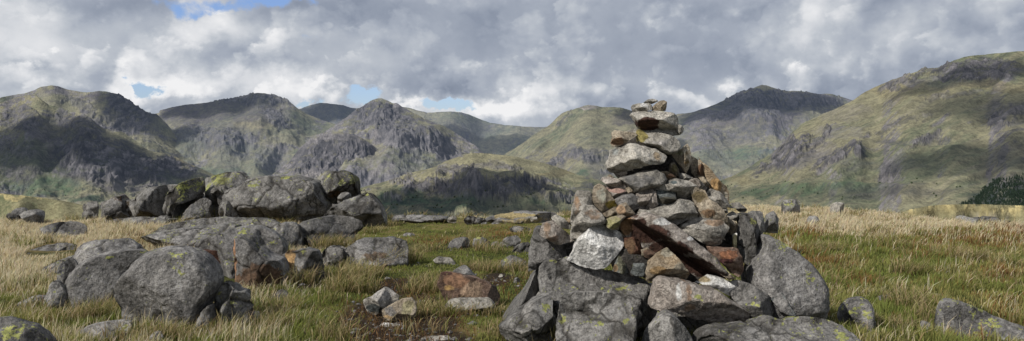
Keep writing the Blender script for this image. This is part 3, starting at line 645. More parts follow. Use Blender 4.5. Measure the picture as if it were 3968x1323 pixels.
def rock(name, label, cat, view, pts, Y=None, T=None, p=2.6, faces=(), nf=5, rough=.045, cells=0, crack=.03, smooth=1, mat='boulder', tint=(), lich=.3, lichat=(), seed=None, group=None, back=.8, n=64, rings=22, embed=.03, strata=None, lean=0.0, skirt=None, cells2=0):
    seed = len(ROCKS) * 7 + 3 if seed is None else seed
    r = np.random.default_rng(seed)
    x0, y0, k = VIEWS[view]
    if skirt is None: skirt = .22 if Y is None else 0.0
    P = np.array([(x0 + a / k, y0 + b / k) for a, b in pts], float)
    if Y is None:
        by = P[:, 1].max()
        Y = 20.0
        for _ in range(12):
            q = unproj(P[P[:, 1].argmax(), 0], by, Y); gz = float(ground_z(q[0], q[1])) - embed
            Y = Y * (EYE - gz) / max(EYE - q[2], .02); Y = min(Y, 40)
        auto = True
    else: auto = False
    for _ in range(smooth):                               # corner cutting
        Q = np.roll(P, -1, 0); P = np.stack([P * .8 + Q * .2, P * .2 + Q * .8], 1).reshape(-1, 2)
    # resample by arc length
    Q = np.concatenate([P, P[:1]]); d = np.concatenate([[0], np.cumsum(np.hypot(*np.diff(Q, axis=0).T))])
    u = np.linspace(0, d[-1], n + 1)[:-1]
    O = np.stack([np.interp(u, d, Q[:, 0]), np.interp(u, d, Q[:, 1])], -1)
    xs, ys = O[:, 0], O[:, 1]; cr = xs * np.roll(ys, -1) - np.roll(xs, -1) * ys; a2 = cr.sum()
    c = np.array([((xs + np.roll(xs, -1)) * cr).sum(), ((ys + np.roll(ys, -1)) * cr).sum()]) / (3 * a2)
    if a2 > 0: O = O[::-1]
    O = c + (O - c) * (1.035 - .9 * min(.06, (T if T else .12) / Y))
    wpx, hpx = np.ptp(O[:, 0]), np.ptp(O[:, 1])
    if skirt:
        top_, bot_ = O[:, 1].min(), O[:, 1].max()
        O[:, 1] += skirt * hpx * sstep(.55, 1.0, (O[:, 1] - top_) / hpx); c = c + np.array([0, skirt * hpx * .35]); hpx = np.ptp(O[:, 1])
    scale = Y / FPX
    W, H = wpx * scale / 2, hpx * scale / 2
    R = math.sqrt(W * H)
    if T is None: T = min(max(.75 * min(W, H), .45 * R), 1.5 * min(W, H))
    if auto: Y = Y + .8 * T
    F = [tuple(f) for f in faces]
    for _ in range(nf):
        t = r.uniform(0, 2 * math.pi); mg = r.uniform(.3, 1.15)
        F.append((r.uniform(.62, .98), mg * math.cos(t), mg * math.sin(t)))
    tt = np.sin(np.linspace(0, 1, rings + 1)[1:] * math.pi / 2)
    tb = np.sin(np.linspace(0, 1, max(6, rings // 2) + 1)[1:] * math.pi / 2)
    def layer(s):
        q = c + (O - c) * s
        xh = (q[:, 0] - c[0]) / (wpx / 2); zh = -(q[:, 1] - c[1]) / (hpx / 2)
        return q, xh, zh
    def depth(s, xh, zh, FF):
        base = max(1 - s ** p, 0) ** (1 / p)
        dd = np.full_like(xh, base)
        kk = 55.0
        e = np.exp(-kk * dd)
        for (a, bx, bz) in FF: e = e + np.exp(-kk * np.maximum(a + bx * xh + bz * zh, .04 * base))
        dd = -np.log(e) / kk
        return np.clip(dd, .04 * base, base)
    V, S = [], []
    q = np.array([c]); zz_ = np.zeros(1)
    dc = depth(0.0, zz_, zz_, F)
    w0 = unproj(q[:, 0], q[:, 1], Y); w0[:, 1] -= dc * T; V.append(w0); S.append(q)
    for s in tt:
        q, xh, zh = layer(s); d_ = depth(s, xh, zh, F)
        w0 = unproj(q[:, 0], q[:, 1], Y); w0[:, 1] -= d_ * T; V.append(w0); S.append(q)
    FB = [(r.uniform(.6, .95), r.uniform(-.7, .7), r.uniform(-.7, .5)) for _ in range(4)]
    for s in tb[:-1][::-1]:
        q, xh, zh = layer(s); d_ = depth(s, xh, zh, FB)
        w0 = unproj(q[:, 0], q[:, 1], Y); w0[:, 1] += d_ * T * back; V.append(w0); S.append(q)
    q = np.array([c]); w0 = unproj(q[:, 0], q[:, 1], Y); w0[:, 1] += depth(0.0, zz_, zz_, FB) * T * back; V.append(w0); S.append(q)
    V = np.concatenate(V); S = np.concatenate(S)
    if lean: V[:, 1] += lean * (V[:, 2] - V[:, 2].mean())
    nr = len(tt) + len(tb) - 1
    i = np.arange(n); j = (i + 1) % n
    tris = [np.stack([0 * i, 1 + i, 1 + j], -1)]
    quads = [np.stack([1 + k_ * n + i, 1 + (k_ + 1) * n + i, 1 + (k_ + 1) * n + j, 1 + k_ * n + j], -1) for k_ in range(nr - 1)]
    last = 1 + nr * n
    tris.append(np.stack([1 + (nr - 1) * n + j, 1 + (nr - 1) * n + i, 0 * i + last], -1))
    quads = np.concatenate(quads); tris = np.concatenate(tris)
    def normals(V):
        N = np.zeros_like(V)
        fn = np.cross(V[quads[:, 2]] - V[quads[:, 0]], V[quads[:, 3]] - V[quads[:, 1]])
        for a in range(4): np.add.at(N, quads[:, a], fn)
        fn = np.cross(V[tris[:, 1]] - V[tris[:, 0]], V[tris[:, 2]] - V[tris[:, 0]])
        for a in range(3): np.add.at(N, tris[:, a], fn)
        return N / np.maximum(np.linalg.norm(N, axis=1, keepdims=True), 1e-9)
    # make sure the faces look outwards
    Nn = normals(V)
    if (Nn * (V - V.mean(0))).sum() < 0:
        quads = quads[:, ::-1].copy(); tris = tris[:, ::-1].copy(); Nn = -Nn
    ck = np.zeros(len(V))
    disp = rough * R * (.8 * fbm3(V / (R * .8) + seed * 3.1, 3, seed) + .8 * fbm3(V / (R * .25) + seed, 4, seed + 5, .6))
    disp += .012 * fbm3(V / .07 + seed, 3, seed + 9) * min(1, R / .2)
    if strata is not None:
        sd = np.asarray(strata[:3], float); sd /= np.linalg.norm(sd)
        h = V @ sd / strata[3] + .35 * fbm3(V / (R * .6), 2, seed + 2)
        disp += strata[4] * (np.abs((h % 1) - .5) * 2 - .5) * (.6 + .8 * noise3(V / (R * .5), seed + 4))
    if cells:
        lo, hi = V.min(0), V.max(0)
        C = r.uniform(lo, hi, (cells, 3)); C[:, 1] = r.uniform(Y - T, Y, cells)
        Vw = V + .10 * R * np.stack([noise3(V / (R * .3), seed + 21), noise3(V / (R * .3), seed + 22), noise3(V / (R * .3), seed + 23)], -1)
        ax = np.array([1.0, 1.0, r.uniform(.7, 1.3)])
        dist = np.linalg.norm((Vw[:, None] - C[None]) * ax, axis=2)
        o_ = np.argsort(dist, 1)[:, :2]; rw = np.arange(len(V))
        f1, f2 = dist[rw, o_[:, 0]], dist[rw, o_[:, 1]]
        e = np.exp(-((f2 - f1) / (crack * 1.1)) ** 1.2)
        off = r.uniform(-1, .6, cells)[o_[:, 0]] * .026 * R * (1 - np.exp(-(f2 - f1) / (.03 * R)))
        disp += off - e * crack * 1.5
        ck = np.maximum(ck, e * .9)
    if cells2:
        # finer joints that break the faces into smaller pieces
        lo, hi = V.min(0), V.max(0)
        C = r.uniform(lo, hi, (cells2, 3)); C[:, 1] = r.uniform(Y - T, Y, cells2)
        Vw = V + .05 * R * np.stack([noise3(V / (R * .16), seed + 31), noise3(V / (R * .16), seed + 32), noise3(V / (R * .16), seed + 33)], -1)
        dist = np.linalg.norm((Vw[:, None] - C[None]) * np.array([1.0, .8, r.uniform(.6, 1.1)]), axis=2)
        o_ = np.argsort(dist, 1)[:, :2]; rw = np.arange(len(V)); gap = dist[rw, o_[:, 1]] - dist[rw, o_[:, 0]]
        keep = sstep(-.25, .15, noise3(V / (R * .5), seed + 35))
        e = np.exp(-(gap / (.018 * R)) ** 1.2) * keep
        disp += (r.uniform(-1, 1, cells2)[o_[:, 0]] * .022 * R * (1 - np.exp(-gap / (.018 * R)))) - e * .03 * R
        ck = np.maximum(ck, e * .75)
    V = V + Nn * disp[:, None]
    ll = np.full(len(V), lich)
    for (vw, cx_, cy_, rx, ry, am) in lichat:
        a0, b0, k0 = VIEWS[vw]; cx_, cy_, rx, ry = a0 + cx_ / k0, b0 + cy_ / k0, rx / k0, ry / k0
        ll = np.maximum(ll, am * np.exp(-((S[:, 0] - cx_) / rx) ** 2 - ((S[:, 1] - cy_) / ry) ** 2))
    tn = np.zeros((len(V), 4))
    for (vw, cx_, cy_, rx, ry, colr, am) in tint:
        a0, b0, k0 = VIEWS[vw]; cx_, cy_, rx, ry = a0 + cx_ / k0, b0 + cy_ / k0, rx / k0, ry / k0
        dd = np.exp(-(((S[:, 0] - cx_) / rx) ** 2 + ((S[:, 1] - cy_) / ry) ** 2) ** 2 * .7) * am
        win = dd > tn[:, 3]; tn[win, :3] = colr; tn[win, 3] = dd[win]
        # colour of the strongest tint spreads to its neighbours so the blend has no black rim
        rest = (tn[:, 3] < .02); tn[rest, :3] = colr
    # hang the mesh on an origin at the base of the rock
    org = np.array([V[:, 0].mean(), Y, V[:, 2].min()])
    me = mesh_np(name, V - org, quads, tris)
    attr_f(me, 'crack', ck); attr_f(me, 'lichen', ll); attr_c(me, 'tint', tn)
    o = link(name, me, rock_mat(mat)); o.location = org
    tag(o, label, cat, group)
    ROCKS.append((V[:, 0].mean(), Y, W, T, V[:, 2].max(), V[:, 2].min(), O.copy(), Y))
    return o

ORANGE = (.34, .215, .10); REDBR = (.050, .025, .018); GREYW = (.5, .49, .47); BROWN = (.11, .062, .036)  # REDBR: red-brown rock, deepened to paint in the shade of the undersides
UP = (.95, 0, -.55)                 # front face leaning back so that it catches the light
OVER = (.80, 0, .85)                # overhanging front, its foot in shade

# ------------------------------------------------------------------ the cairn: each stone is a thing
CG = 'stones stacked in the cairn'
def stone(label, view, pts, Y, **kw):
    kw.setdefault('mat', 'stone'); kw.setdefault('lich', .1); kw.setdefault('n', 56); kw.setdefault('rings', 18); kw.setdefault('rough', .04); kw.setdefault('nf', 7); kw.setdefault('smooth', 0); kw.setdefault('p', 3.6)
    return rock('cairn_stone', label, 'stone', view, pts, Y=Y, group=CG, **kw)

stone('small flat capstone at the very top of the cairn', 'A', [(555,82),(600,48),(650,38),(700,52),(715,68),(650,97),(600,90)], 7.16, T=.06, faces=[(.7,0,.9)], mat='stone')
stone('rounded grey stone on the left just below the capstone', 'A', [(420,130),(435,105),(500,90),(560,86),(620,88),(645,115),(640,165),(560,180),(450,195),(432,168)], 7.13, T=.09, faces=[UP], tint=[('A',560,110,60,30,GREYW,.6)])
stone('yellowish wedge stone on the right just below the capstone', 'A', [(645,133),(690,95),(730,65),(775,58),(805,75),(805,130),(795,172),(700,174),(648,170)], 7.14, T=.09, faces=[(.9,0,-.5)], mat='warm')
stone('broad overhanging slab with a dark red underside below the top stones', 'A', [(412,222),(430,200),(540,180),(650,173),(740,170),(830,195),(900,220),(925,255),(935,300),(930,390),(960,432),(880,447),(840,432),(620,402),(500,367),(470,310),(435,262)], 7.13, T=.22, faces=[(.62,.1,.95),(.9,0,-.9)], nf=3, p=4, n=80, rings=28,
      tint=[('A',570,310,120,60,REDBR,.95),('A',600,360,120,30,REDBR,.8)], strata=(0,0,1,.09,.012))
stone('small round stone jutting from the right end of the overhanging slab', 'A', [(915,335),(950,325),(985,345),(1002,370),(992,412),(960,435),(925,400)], 7.11, T=.07)
stone('short tawny stone on the left beneath the overhanging slab', 'A', [(190,532),(212,470),(200,420),(230,390),(320,398),(400,405),(470,412),(487,445),(420,482),(330,542),(270,568),(212,572)], 7.05, T=.13, faces=[(.85,-.2,-.4)], mat='warm', tint=[('A',270,510,70,45,(.29,.18,.115),.9)])
stone('long tilted stone with a mossy left end beneath the overhanging slab', 'A', [(370,402),(430,373),(500,373),(600,398),(720,408),(830,438),(900,473),(938,510),(947,570),(912,632),(840,657),(770,642),(680,582),(590,557),(500,527),(478,470),(465,420)], 7.12, T=.19, faces=[(.9,.15,-.65),(.95,-.5,-.1)], nf=4, n=80, rings=26, tint=[('A',520,450,70,70,(.22,.185,.07),.8),('A',700,520,100,40,(.30,.28,.26),.5)])
stone('largest upper stone, blocky with a split face on the left', 'A', [(140,772),(178,680),(188,600),(240,583),(320,590),(322,566),(400,532),(480,548),(600,568),(700,598),(802,665),(790,722),(732,767),(600,765),(450,815),(330,855),(200,858),(148,822)], 7.0, T=.26, faces=[(.85,-.15,-.45),(.75,.1,.75),(.9,.7,0)], nf=4, n=96, rings=32, rough=.06, strata=(.35,0,1,.055,.016), tint=[('A',700,680,60,60,(.24,.19,.13),.7),('A',230,640,60,60,(.26,.27,.26),.5)])
stone('pointed stone with a bright flake edge on the upper right', 'A', [(868,665),(900,640),(980,590),(1040,538),(1067,580),(1082,680),(1082,742),(1052,802),(1022,860),(980,805),(930,742),(888,692)], 7.12, T=.13, faces=[(.9,-.6,.2),(.8,.7,-.3)], mat='warm', smooth=0, tint=[('A',950,640,60,25,(.36,.35,.24),.7),('A',1020,700,40,100,(.16,.11,.05),.6)])
stone('dark brown block behind the pointed stone on the right', 'A', [(1080,668),(1130,700),(1180,745),(1232,800),(1238,892),(1182,962),(1090,866)], 7.22, T=.12, mat='warm', faces=[(.7,.5,.3)], tint=[('A',1190,820,50,80,BROWN,.8)])
stone('long thin tawny slab leaning against the right side of the cairn', 'B', [(1195,-64),(1225,-22),(1265,10),(1320,75),(1362,130),(1422,180),(1452,240),(1448,302),(1420,342),(1395,300),(1320,242),(1288,180),(1262,120),(1238,60),(1208,-10)], 7.2, T=.10, mat='tan', p=4, faces=[(.9,-.4,-.3)], tint=[('B',1330,170,50,60,ORANGE,.8),('B',1420,260,30,40,(.33,.30,.24),.7)])
stone('narrow grey stone wedged in the dark hollow below the pointed stone', 'B', [(953,62),(958,-12),(990,-22),(1032,35),(1030,87),(990,97)], 7.15, T=.08, mat='warm', tint=[('B',990,30,30,40,(.20,.17,.09),.6)])
stone('small orange stone wedged under the largest upper stone', 'B', [(880,55),(935,52),(1012,100),(1007,120),(930,124)], 7.08, T=.08, mat='tan', tint=[('B',960,90,40,20,(.42,.25,.15),.8)])
stone('thin grey wedge stone in the hollow on the upper right', 'B', [(1025,66),(1082,72),(1152,105),(1125,134),(1038,124)], 7.13, T=.08)
stone('smooth rounded grey stone carrying the largest upper stone', 'B', [(528,117),(600,88),(720,53),(840,37),(902,70),(928,120),(907,162),(820,192),(702,217),(660,228),(600,172)], 6.98, T=.19, p=2.2, nf=3, faces=[UP], n=80, rings=26, mat='stone', tint=[('B',690,120,140,60,(.13,.125,.12),.6)])
stone('flat pinkish stone sticking out to the left under the rounded grey stone', 'B', [(384,127),(400,103),(450,99),(520,113),(582,155),(592,192),(520,182),(430,167)], 6.98, T=.12, mat='pink')
stone('tiny pointed stone on the left edge of the upper cairn', 'B', [(432,102),(455,77),(498,106),(470,118)], 7.05, T=.05, mat='warm')
stone('upright lichen-spotted slab at the left edge of the cairn', 'B', [(132,480),(140,380),(173,230),(190,211),(292,220),(317,270),(322,345),(300,420),(260,520),(150,520)], 6.98, T=.15, mat='stone', faces=[(.85,-.25,-.2)], lich=.15, tint=[('B',180,320,40,80,(.24,.16,.10),.5)])
stone('broad brown-flecked block in front of the upright left slab', 'B', [(132,560),(148,490),(198,412),(258,330),(322,338),(382,400),(420,455),(412,482),(352,492),(292,500),(232,560),(200,612),(133,612)], 6.86, T=.18, mat='stone', faces=[(.85,-.2,-.35)], tint=[('B',320,400,80,50,(.20,.145,.105),.6),('B',180,520,40,70,(.17,.15,.13),.5)])
stone('yellow-stained slab tilted against the left side of the cairn', 'B', [(310,242),(328,182),(370,158),(402,170),(452,230),(522,328),(527,352),(482,382),(422,424),(400,402),(340,342),(313,300)], 6.94, T=.14, mat='warm', smooth=0, faces=[(.8,-.4,-.4)], tint=[('B',470,330,60,40,(.36,.29,.07),.8),('B',380,250,50,70,(.25,.245,.20),.6)])
stone('brown block under the yellow-stained slab', 'B', [(398,400),(500,348),(530,360),(512,422),(452,443),(410,425)], 6.9, T=.12, mat='warm')
stone('pink streaked stone behind the yellow-stained slab', 'B', [(388,165),(470,178),(582,205),(604,245),(592,275),(500,285),(452,232)], 7.0, T=.13, mat='pink', tint=[('B',500,205,90,22,(.33,.22,.185),.9)])
stone('little tan chip standing under the rounded grey stone', 'B', [(592,192),(620,183),(664,232),(600,250)], 6.94, T=.06, mat='warm')
stone('dark grey rounded block in the middle of the cairn', 'B', [(498,292),(560,248),(642,238),(694,270),(694,345),(655,390),(605,350),(520,332)], 6.92, T=.14, mat='boulder')
stone('brown wedge beside the dark rounded block', 'B', [(498,380),(540,330),(590,312),(620,350),(665,400),(625,435),(520,420)], 6.85, T=.10, mat='warm', faces=[(.7,.7,0)], smooth=0, tint=[('B',545,370,40,40,(.28,.19,.12),.7)])
stone('pale cracked grey stone in the centre of the cairn', 'B', [(682,240),(740,198),(812,193),(842,250),(842,305),(790,347),(772,385),(700,382),(680,300)], 6.9, T=.15, mat='pink', cells=4, crack=.008)
stone('long grey stone across the upper right of the cairn', 'B', [(818,187),(840,158),(930,153),(940,128),(1000,113),(1102,130),(1168,165),(1135,222),(1133,262),(1072,288),(1010,272),(1000,225),(900,207),(830,207)], 6.98, T=.2, n=80, faces=[UP,(.95,.3,-.4)], mat='stone', tint=[('B',960,140,40,15,(.10,.12,.12),.7)])
stone('blue-green block with a smooth top in the middle of the cairn', 'B', [(838,267),(848,218),(920,203),(1004,230),(1004,292),(952,333),(880,343),(848,313)], 6.9, T=.14, mat='slate', faces=[(.62,0,-1.0),(.9,0,.3)], smooth=0, tint=[('B',930,295,80,35,(.075,.07,.055),.8)])
stone('thin pinkish flake upright beside the blue-green block', 'B', [(770,345),(790,290),(815,225),(840,215),(850,305),(860,330),(800,370)], 6.86, T=.06, mat='pink', smooth=0, faces=[(.8,-.6,0)])
stone('big angular grey stone in the middle right of the cairn', 'B', [(762,382),(850,348),(960,338),(1040,288),(1112,292),(1158,320),(1168,370),(1198,442),(1122,453),(1062,483),(1012,503),(940,473),(860,435)], 6.84, T=.22, n=80, rings=28, faces=[(.8,-.15,-.5),(.9,.8,.1)], mat='stone', strata=(.2,0,1,.07,.008))
stone('long mottled brown slab lying diagonally down the right side of the cairn', 'B', [(1128,217),(1150,188),(1180,188),(1252,210),(1272,280),(1342,320),(1402,380),(1442,480),(1446,562),(1380,562),(1202,455),(1188,400),(1150,290)], 6.9, T=.15, mat='warm', n=80, faces=[(.85,-.3,-.4),(.8,.7,.4)], tint=[('B',1200,260,60,60,(.13,.10,.055),.8),('B',1260,400,80,40,(.15,.095,.055),.6)])
stone('grey block on the right below the leaning tawny slab', 'B', [(1258,232),(1300,198),(1362,218),(1432,290),(1444,342),(1392,358),(1320,315),(1268,284)], 7.04, T=.14)
stone('light grey stone at the head of the diagonal brown slab', 'B', [(1118,132),(1165,108),(1212,140),(1268,190),(1255,217),(1180,192)], 7.03, T=.12, mat='pink')
stone('small lichened stone tucked under the leaning tawny slab', 'B', [(1193,100),(1242,98),(1282,170),(1272,188),(1230,168)], 7.12, T=.06, mat='warm')
stone('layered grey block with a brown stained top to the right of the big slab', 'B', [(1018,522),(1130,448),(1252,438),(1402,468),(1444,520),(1402,572),(1377,622),(1374,655),(1310,674),(1220,645),(1140,595),(1058,555)], 6.84, T=.2, n=80, faces=[(.8,-.1,-.55),(.85,.2,.5)], mat='stone', strata=(.1,0,1,.06,.012), tint=[('B',1320,475,90,25,(.23,.165,.115),.8)])
stone('small grey stone standing out at the right edge of the cairn', 'B', [(1438,352),(1470,318),(1530,308),(1602,375),(1582,393),(1540,393),(1500,362)], 7.15, T=.09, lich=.3)
stone('tiny grey stone at the right edge beside the diagonal brown slab', 'B', [(1378,362),(1430,358),(1444,400),(1410,405)], 7.02, T=.06)
stone('small round grey stone above the dark lichened boulder', 'B', [(1428,422),(1480,383),(1522,410),(1528,452),(1490,474),(1440,444)], 7.05, T=.09)
stone('brownish flat stone beside the top of the dark lichened boulder', 'B', [(1438,450),(1480,458),(1532,510),(1524,552),(1470,585),(1448,520)], 7.0, T=.1, mat='warm')
stone('thin pale splinter upright beside the dark lichened boulder', 'B', [(1476,585),(1512,565),(1507,692),(1480,698)], 6.9, T=.04, mat='pale', smooth=0, nf=1, tint=[('B',1492,630,20,70,(.40,.35,.20),.8)])
stone('dark boulder with yellow lichen at the right foot of the cairn', 'B', [(1520,470),(1535,408),(1580,393),(1642,420),(1684,490),(1718,570),(1720,680),(1652,745),(1592,836),(1538,795),(1518,700),(1513,580)], 7.0, T=.26, mat='outcrop', lich=.4, lichat=[('B',1620,460,50,40,1.6),('B',1580,580,30,30,1.2)], cells=7, crack=.015, n=80)
stone('big pale white rock leaning at the left foot of the cairn', 'B', [(103,792),(150,720),(180,618),(240,558),(290,498),(372,488),(452,520),(542,558),(572,630),(563,672),(490,765),(420,846),(330,865),(230,846)], 6.88, T=.2, mat='pale', faces=[(.8,-.25,-.35),(.85,.7,.5)], nf=4, n=88, rings=30, rough=.035, smooth=0)
stone('large slab tipped forward showing its dark red-brown underside', 'C', [(812,120),(850,80),(935,53),(985,28),(1092,68),(1182,128),(1292,218),(1402,308),(1484,412),(1475,443),(1315,480),(1245,440),(1122,345),(962,258),(900,215),(858,192)], 6.84, T=.34, p=5, nf=0, smooth=0, n=110, rings=40, rough=.022,
      faces=[(1.06,-.58,-.6),(.29,3.1,3.2),(1.02,.6,0)], mat='pink', strata=(.45,.3,.8,.05,.008),
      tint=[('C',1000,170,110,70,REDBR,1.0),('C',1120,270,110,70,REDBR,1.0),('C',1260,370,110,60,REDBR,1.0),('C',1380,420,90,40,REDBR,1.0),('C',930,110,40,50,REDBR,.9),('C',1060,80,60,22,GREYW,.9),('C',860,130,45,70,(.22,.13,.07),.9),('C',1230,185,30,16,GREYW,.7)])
stone('rough brown block under the upper end of the tipped slab', 'C', [(845,195),(905,190),(980,230),(1010,300),(965,340),(880,350),(860,280)], 6.86, T=.14, mat='brown', tint=[('C',880,250,40,60,(.14,.085,.05),.7)])
stone('small brown stone in the shadow beneath the tipped slab', 'C', [(958,278),(1000,263),(1055,300),(1015,335),(962,314)], 6.8, T=.08, mat='warm', tint=[('C',1000,300,40,30,(.14,.09,.065),.8)])
stone('yellow-brown peaked stone in front of the tipped slab', 'C', [(990,432),(1008,350),(1058,300),(1125,262),(1172,308),(1222,370),(1268,432),(1242,475),(1150,458),(1040,478),(998,480)], 6.62, T=.2, mat='tan', smooth=0, faces=[(.85,-.55,-.2),(.8,.6,-.3)], n=80, rings=26, rough=.07, tint=[('C',1130,290,50,30,(.30,.27,.21),.7),('C',1180,400,60,50,(.26,.225,.17),.8),('C',1060,400,50,30,(.21,.14,.07),.8)])
stone('small grey-green stone standing in the gap beside the white rock', 'C', [(778,408),(798,340),(818,303),(857,303),(884,350),(888,422),(840,428)], 6.84, T=.09, mat='slate', tint=[('C',830,370,40,70,(.17,.165,.115),.7),('C',795,390,16,30,(.25,.17,.10),.8)])
stone('small dark blue-grey stone standing beside the grey-green one', 'C', [(893,424),(908,360),(945,306),(978,350),(988,400),(968,443),(925,443)], 6.82, T=.09, mat='slate')
stone('small flat stone between the two little upright stones', 'C', [(880,360),(915,355),(915,405),(890,420)], 6.86, T=.05, mat='stone')
stone('flat red-stained stone with a straight top at the right foot of the cairn', 'C', [(1383,257),(1430,260),(1572,270),(1607,370),(1608,412),(1582,453),(1540,432),(1490,372),(1420,332)], 6.72, T=.16, smooth=0, mat='rust', faces=[(.85,.1,-.45),(.8,0,.6)], strata=(.2,0,1,.05,.01), tint=[('C',1500,300,80,30,(.24,.11,.06),.8),('C',1480,340,50,20,(.12,.055,.05),.7)])
stone('large pinkish-grey block with one round lichen patch in front of the cairn', 'C', [(1003,632),(1028,540),(1033,470),(1060,443),(1180,453),(1282,488),(1432,528),(1532,600),(1634,660),(1640,722),(1562,753),(1420,733),(1290,708),(1150,655),(1080,655)], 6.5, T=.28, n=110, rings=36, nf=2, seed=1234, mat='pink', smooth=0, faces=[(.88,-.25,-.5),(.95,.25,.5)], strata=(.8,0,.6,.16,.014), lich=0, lichat=[('C',1290,545,26,20,2.2),('C',1310,575,18,18,1.8)], tint=[('C',1230,520,26,60,(.24,.17,.12),.6),('C',1170,520,22,60,GREYW,.6),('C',1240,620,40,30,(.27,.19,.13),.6)])
stone('pale flat stone resting behind the large pinkish block', 'C', [(1305,482),(1390,437),(1482,458),(1543,500),(1553,552),(1530,573),(1450,533),(1400,512)], 6.66, T=.14, mat='pale', faces=[(.8,0,-.6)], tint=[('C',1350,465,40,20,(.26,.21,.13),.7)])
stone('little yellowish stone at the lower end of the tipped slab', 'C', [(1465,432),(1520,427),(1565,460),(1520,470)], 6.6, T=.07, mat='warm')
stone('grey lichened rock to the right of the large pinkish block', 'C', [(1478,482),(1560,468),(1642,490),(1742,540),(1804,600),(1804,652),(1762,705),(1690,748),(1640,728),(1555,610)], 6.62, T=.3, mat='outcrop', lich=.35, lichat=[('C',1660,610,70,60,1.0),('C',1540,480,40,20,1.0),('C',1760,590,30,20,1.2)], n=90, rings=28, faces=[UP])
stone('thin grey plate of slate leaning at the right foot of the cairn', 'C', [(1787,590),(1860,553),(1893,620),(1944,697),(1900,698),(1838,672)], 6.55, T=.05, smooth=0, mat='slate', nf=1, faces=[(.9,-.4,-.2)], tint=[('C',1850,630,60,60,(.21,.20,.19),.8)])
stone('orange-flecked angular stone at the far left foot of the cairn', 'C', [(313,180),(330,108),(400,88),(452,140),(512,190),(545,215),(450,243),(420,245),(350,203)], 6.95, T=.15, mat='pink', smooth=0, faces=[(.85,-.3,-.3),(.8,.7,.1)], tint=[('C',360,140,30,50,(.25,.18,.13),.7),('C',400,200,40,30,(.26,.19,.145),.7)])
stone('thin pale stone lying on the orange-flecked angular stone', 'C', [(386,70),(420,52),(470,78),(514,130),(504,148),(420,128)], 7.0, T=.08, mat='stone', smooth=0)
stone('small orange chip at the left edge of the cairn', 'C', [(478,95),(518,68),(520,122),(490,112)], 7.05, T=.05, mat='tan')
stone('greenish-yellow stone above the white rock', 'B', [(428,455),(480,430),(560,415),(592,430),(540,470),(530,540),(480,540),(430,515)], 6.8, T=.13, mat='warm', tint=[('B',500,480,70,60,(.28,.26,.13),.8)])
stone('grey stone behind the head of the tipped slab', 'B', [(690,400),(700,365),(770,375),(820,410),(900,440),(870,480),(740,440)], 6.85, T=.1, mat='stone')
# filler stones behind the gaps, coloured near black to stand for shade
for lab, v, pts, Y in (('shade-toned filler stone deep in the gap below the largest upper stone', 'A', [(180,770),(300,620),(800,600),(1000,720),(1150,850),(1180,960),(300,960)], 7.34),
                       ('shade-toned filler stone deep in the gap under the short tawny stone', 'A', [(240,480),(480,430),(880,470),(900,640),(700,690),(260,640)], 7.30),
                       ('shade-toned filler stone deep in the middle of the cairn', 'B', [(330,230),(700,120),(1150,150),(1250,300),(1300,520),(700,520),(340,480)], 7.32),
                       ('shade-toned filler stone deep behind the white rock', 'B', [(200,500),(560,400),(760,420),(780,700),(640,860),(260,720)], 7.2),
                       ('shade-toned filler stone deep behind the layered grey block', 'B', [(900,420),(1440,420),(1530,520),(1530,830),(1100,700),(900,520)], 7.25),
                       ('shade-toned filler stone deep in the shadow under the tipped slab', 'C', [(760,330),(900,240),(1100,330),(1300,440),(1420,470),(1250,500),(800,420)], 6.86),
                       ('shade-toned filler stone deep behind the leaning tawny slab', 'B', [(1040,20),(1120,-40),(1215,40),(1290,190),(1300,300),(1150,250)], 7.38)):
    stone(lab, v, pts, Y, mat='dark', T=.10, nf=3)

# ------------------------------------------------------------------ bedrock under and around the cairn
OG = 'bedrock blocks under the cairn'
rock('bedrock_ledge', 'broad grey bedrock ledge carrying the white rock and the left of the cairn', 'bedrock', 'C', [(300,400),(340,330),(520,305),(700,385),(900,425),(1012,470),(1025,560),(1012,640),(1000,720),(960,1000),(420,1000),(330,700)], Y=6.95, T=.85, p=3.5, mat='outcrop', faces=[(.62,0,-1.0),(.85,0,-.35)], nf=3, n=140, rings=50, cells=9, crack=.018, cells2=40, lich=.32, lichat=[('C',400,350,30,20,1.4)], group=OG)
rock('bedrock_mass', 'grey bedrock showing in the gaps under the cairn blocks', 'bedrock', 'C', [(80,860),(320,470),(1000,480),(1400,560),(1720,690),(2080,690),(2260,790),(2320,1010),(80,1010)], Y=7.05, T=.45, p=4, mat='outcrop', faces=[(.8,0,-.5)], n=120, rings=36, cells2=40, lich=.2, group=OG)
rock('bedrock_block', 'cracked bedrock block below the ledge at the bottom of the photo', 'bedrock', 'C', [(410,760),(425,640),(455,560),(560,543),(760,543),(880,585),(925,700),(918,1000),(420,1000)], Y=6.25, T=.32, p=5, mat='outcrop', faces=[(.85,0,-.5)], nf=1, n=120, rings=44, cells=6, crack=.018, cells2=24, lich=.3, lichat=[('C',460,710,30,30,1.5),('C',690,720,20,20,1.4),('C',840,700,30,20,1.2)], group=OG, lean=.1)
rock('bedrock_block', 'low pale-flecked bedrock shoulder at the lower left of the ledge', 'bedrock', 'C', [(45,760),(110,715),(240,605),(350,558),(398,556),(404,700),(412,900),(240,930),(60,830)], Y=6.5, T=.45, p=3, mat='outcrop', faces=[(.8,-.2,-.6)], n=100, rings=34, cells=6, crack=.016, lich=.3, lichat=[('C',340,620,40,30,1.2)], group=OG)
rock('bedrock_block', 'sloping grey flank of bedrock left of the cairn ledge', 'bedrock', 'C', [(60,740),(120,650),(205,550),(290,400),(330,350),(350,560),(250,620),(140,720)], Y=7.25, T=.4, p=3, mat='outcrop', faces=[(.85,-.5,-.3)], lich=.15, n=80, group=OG)
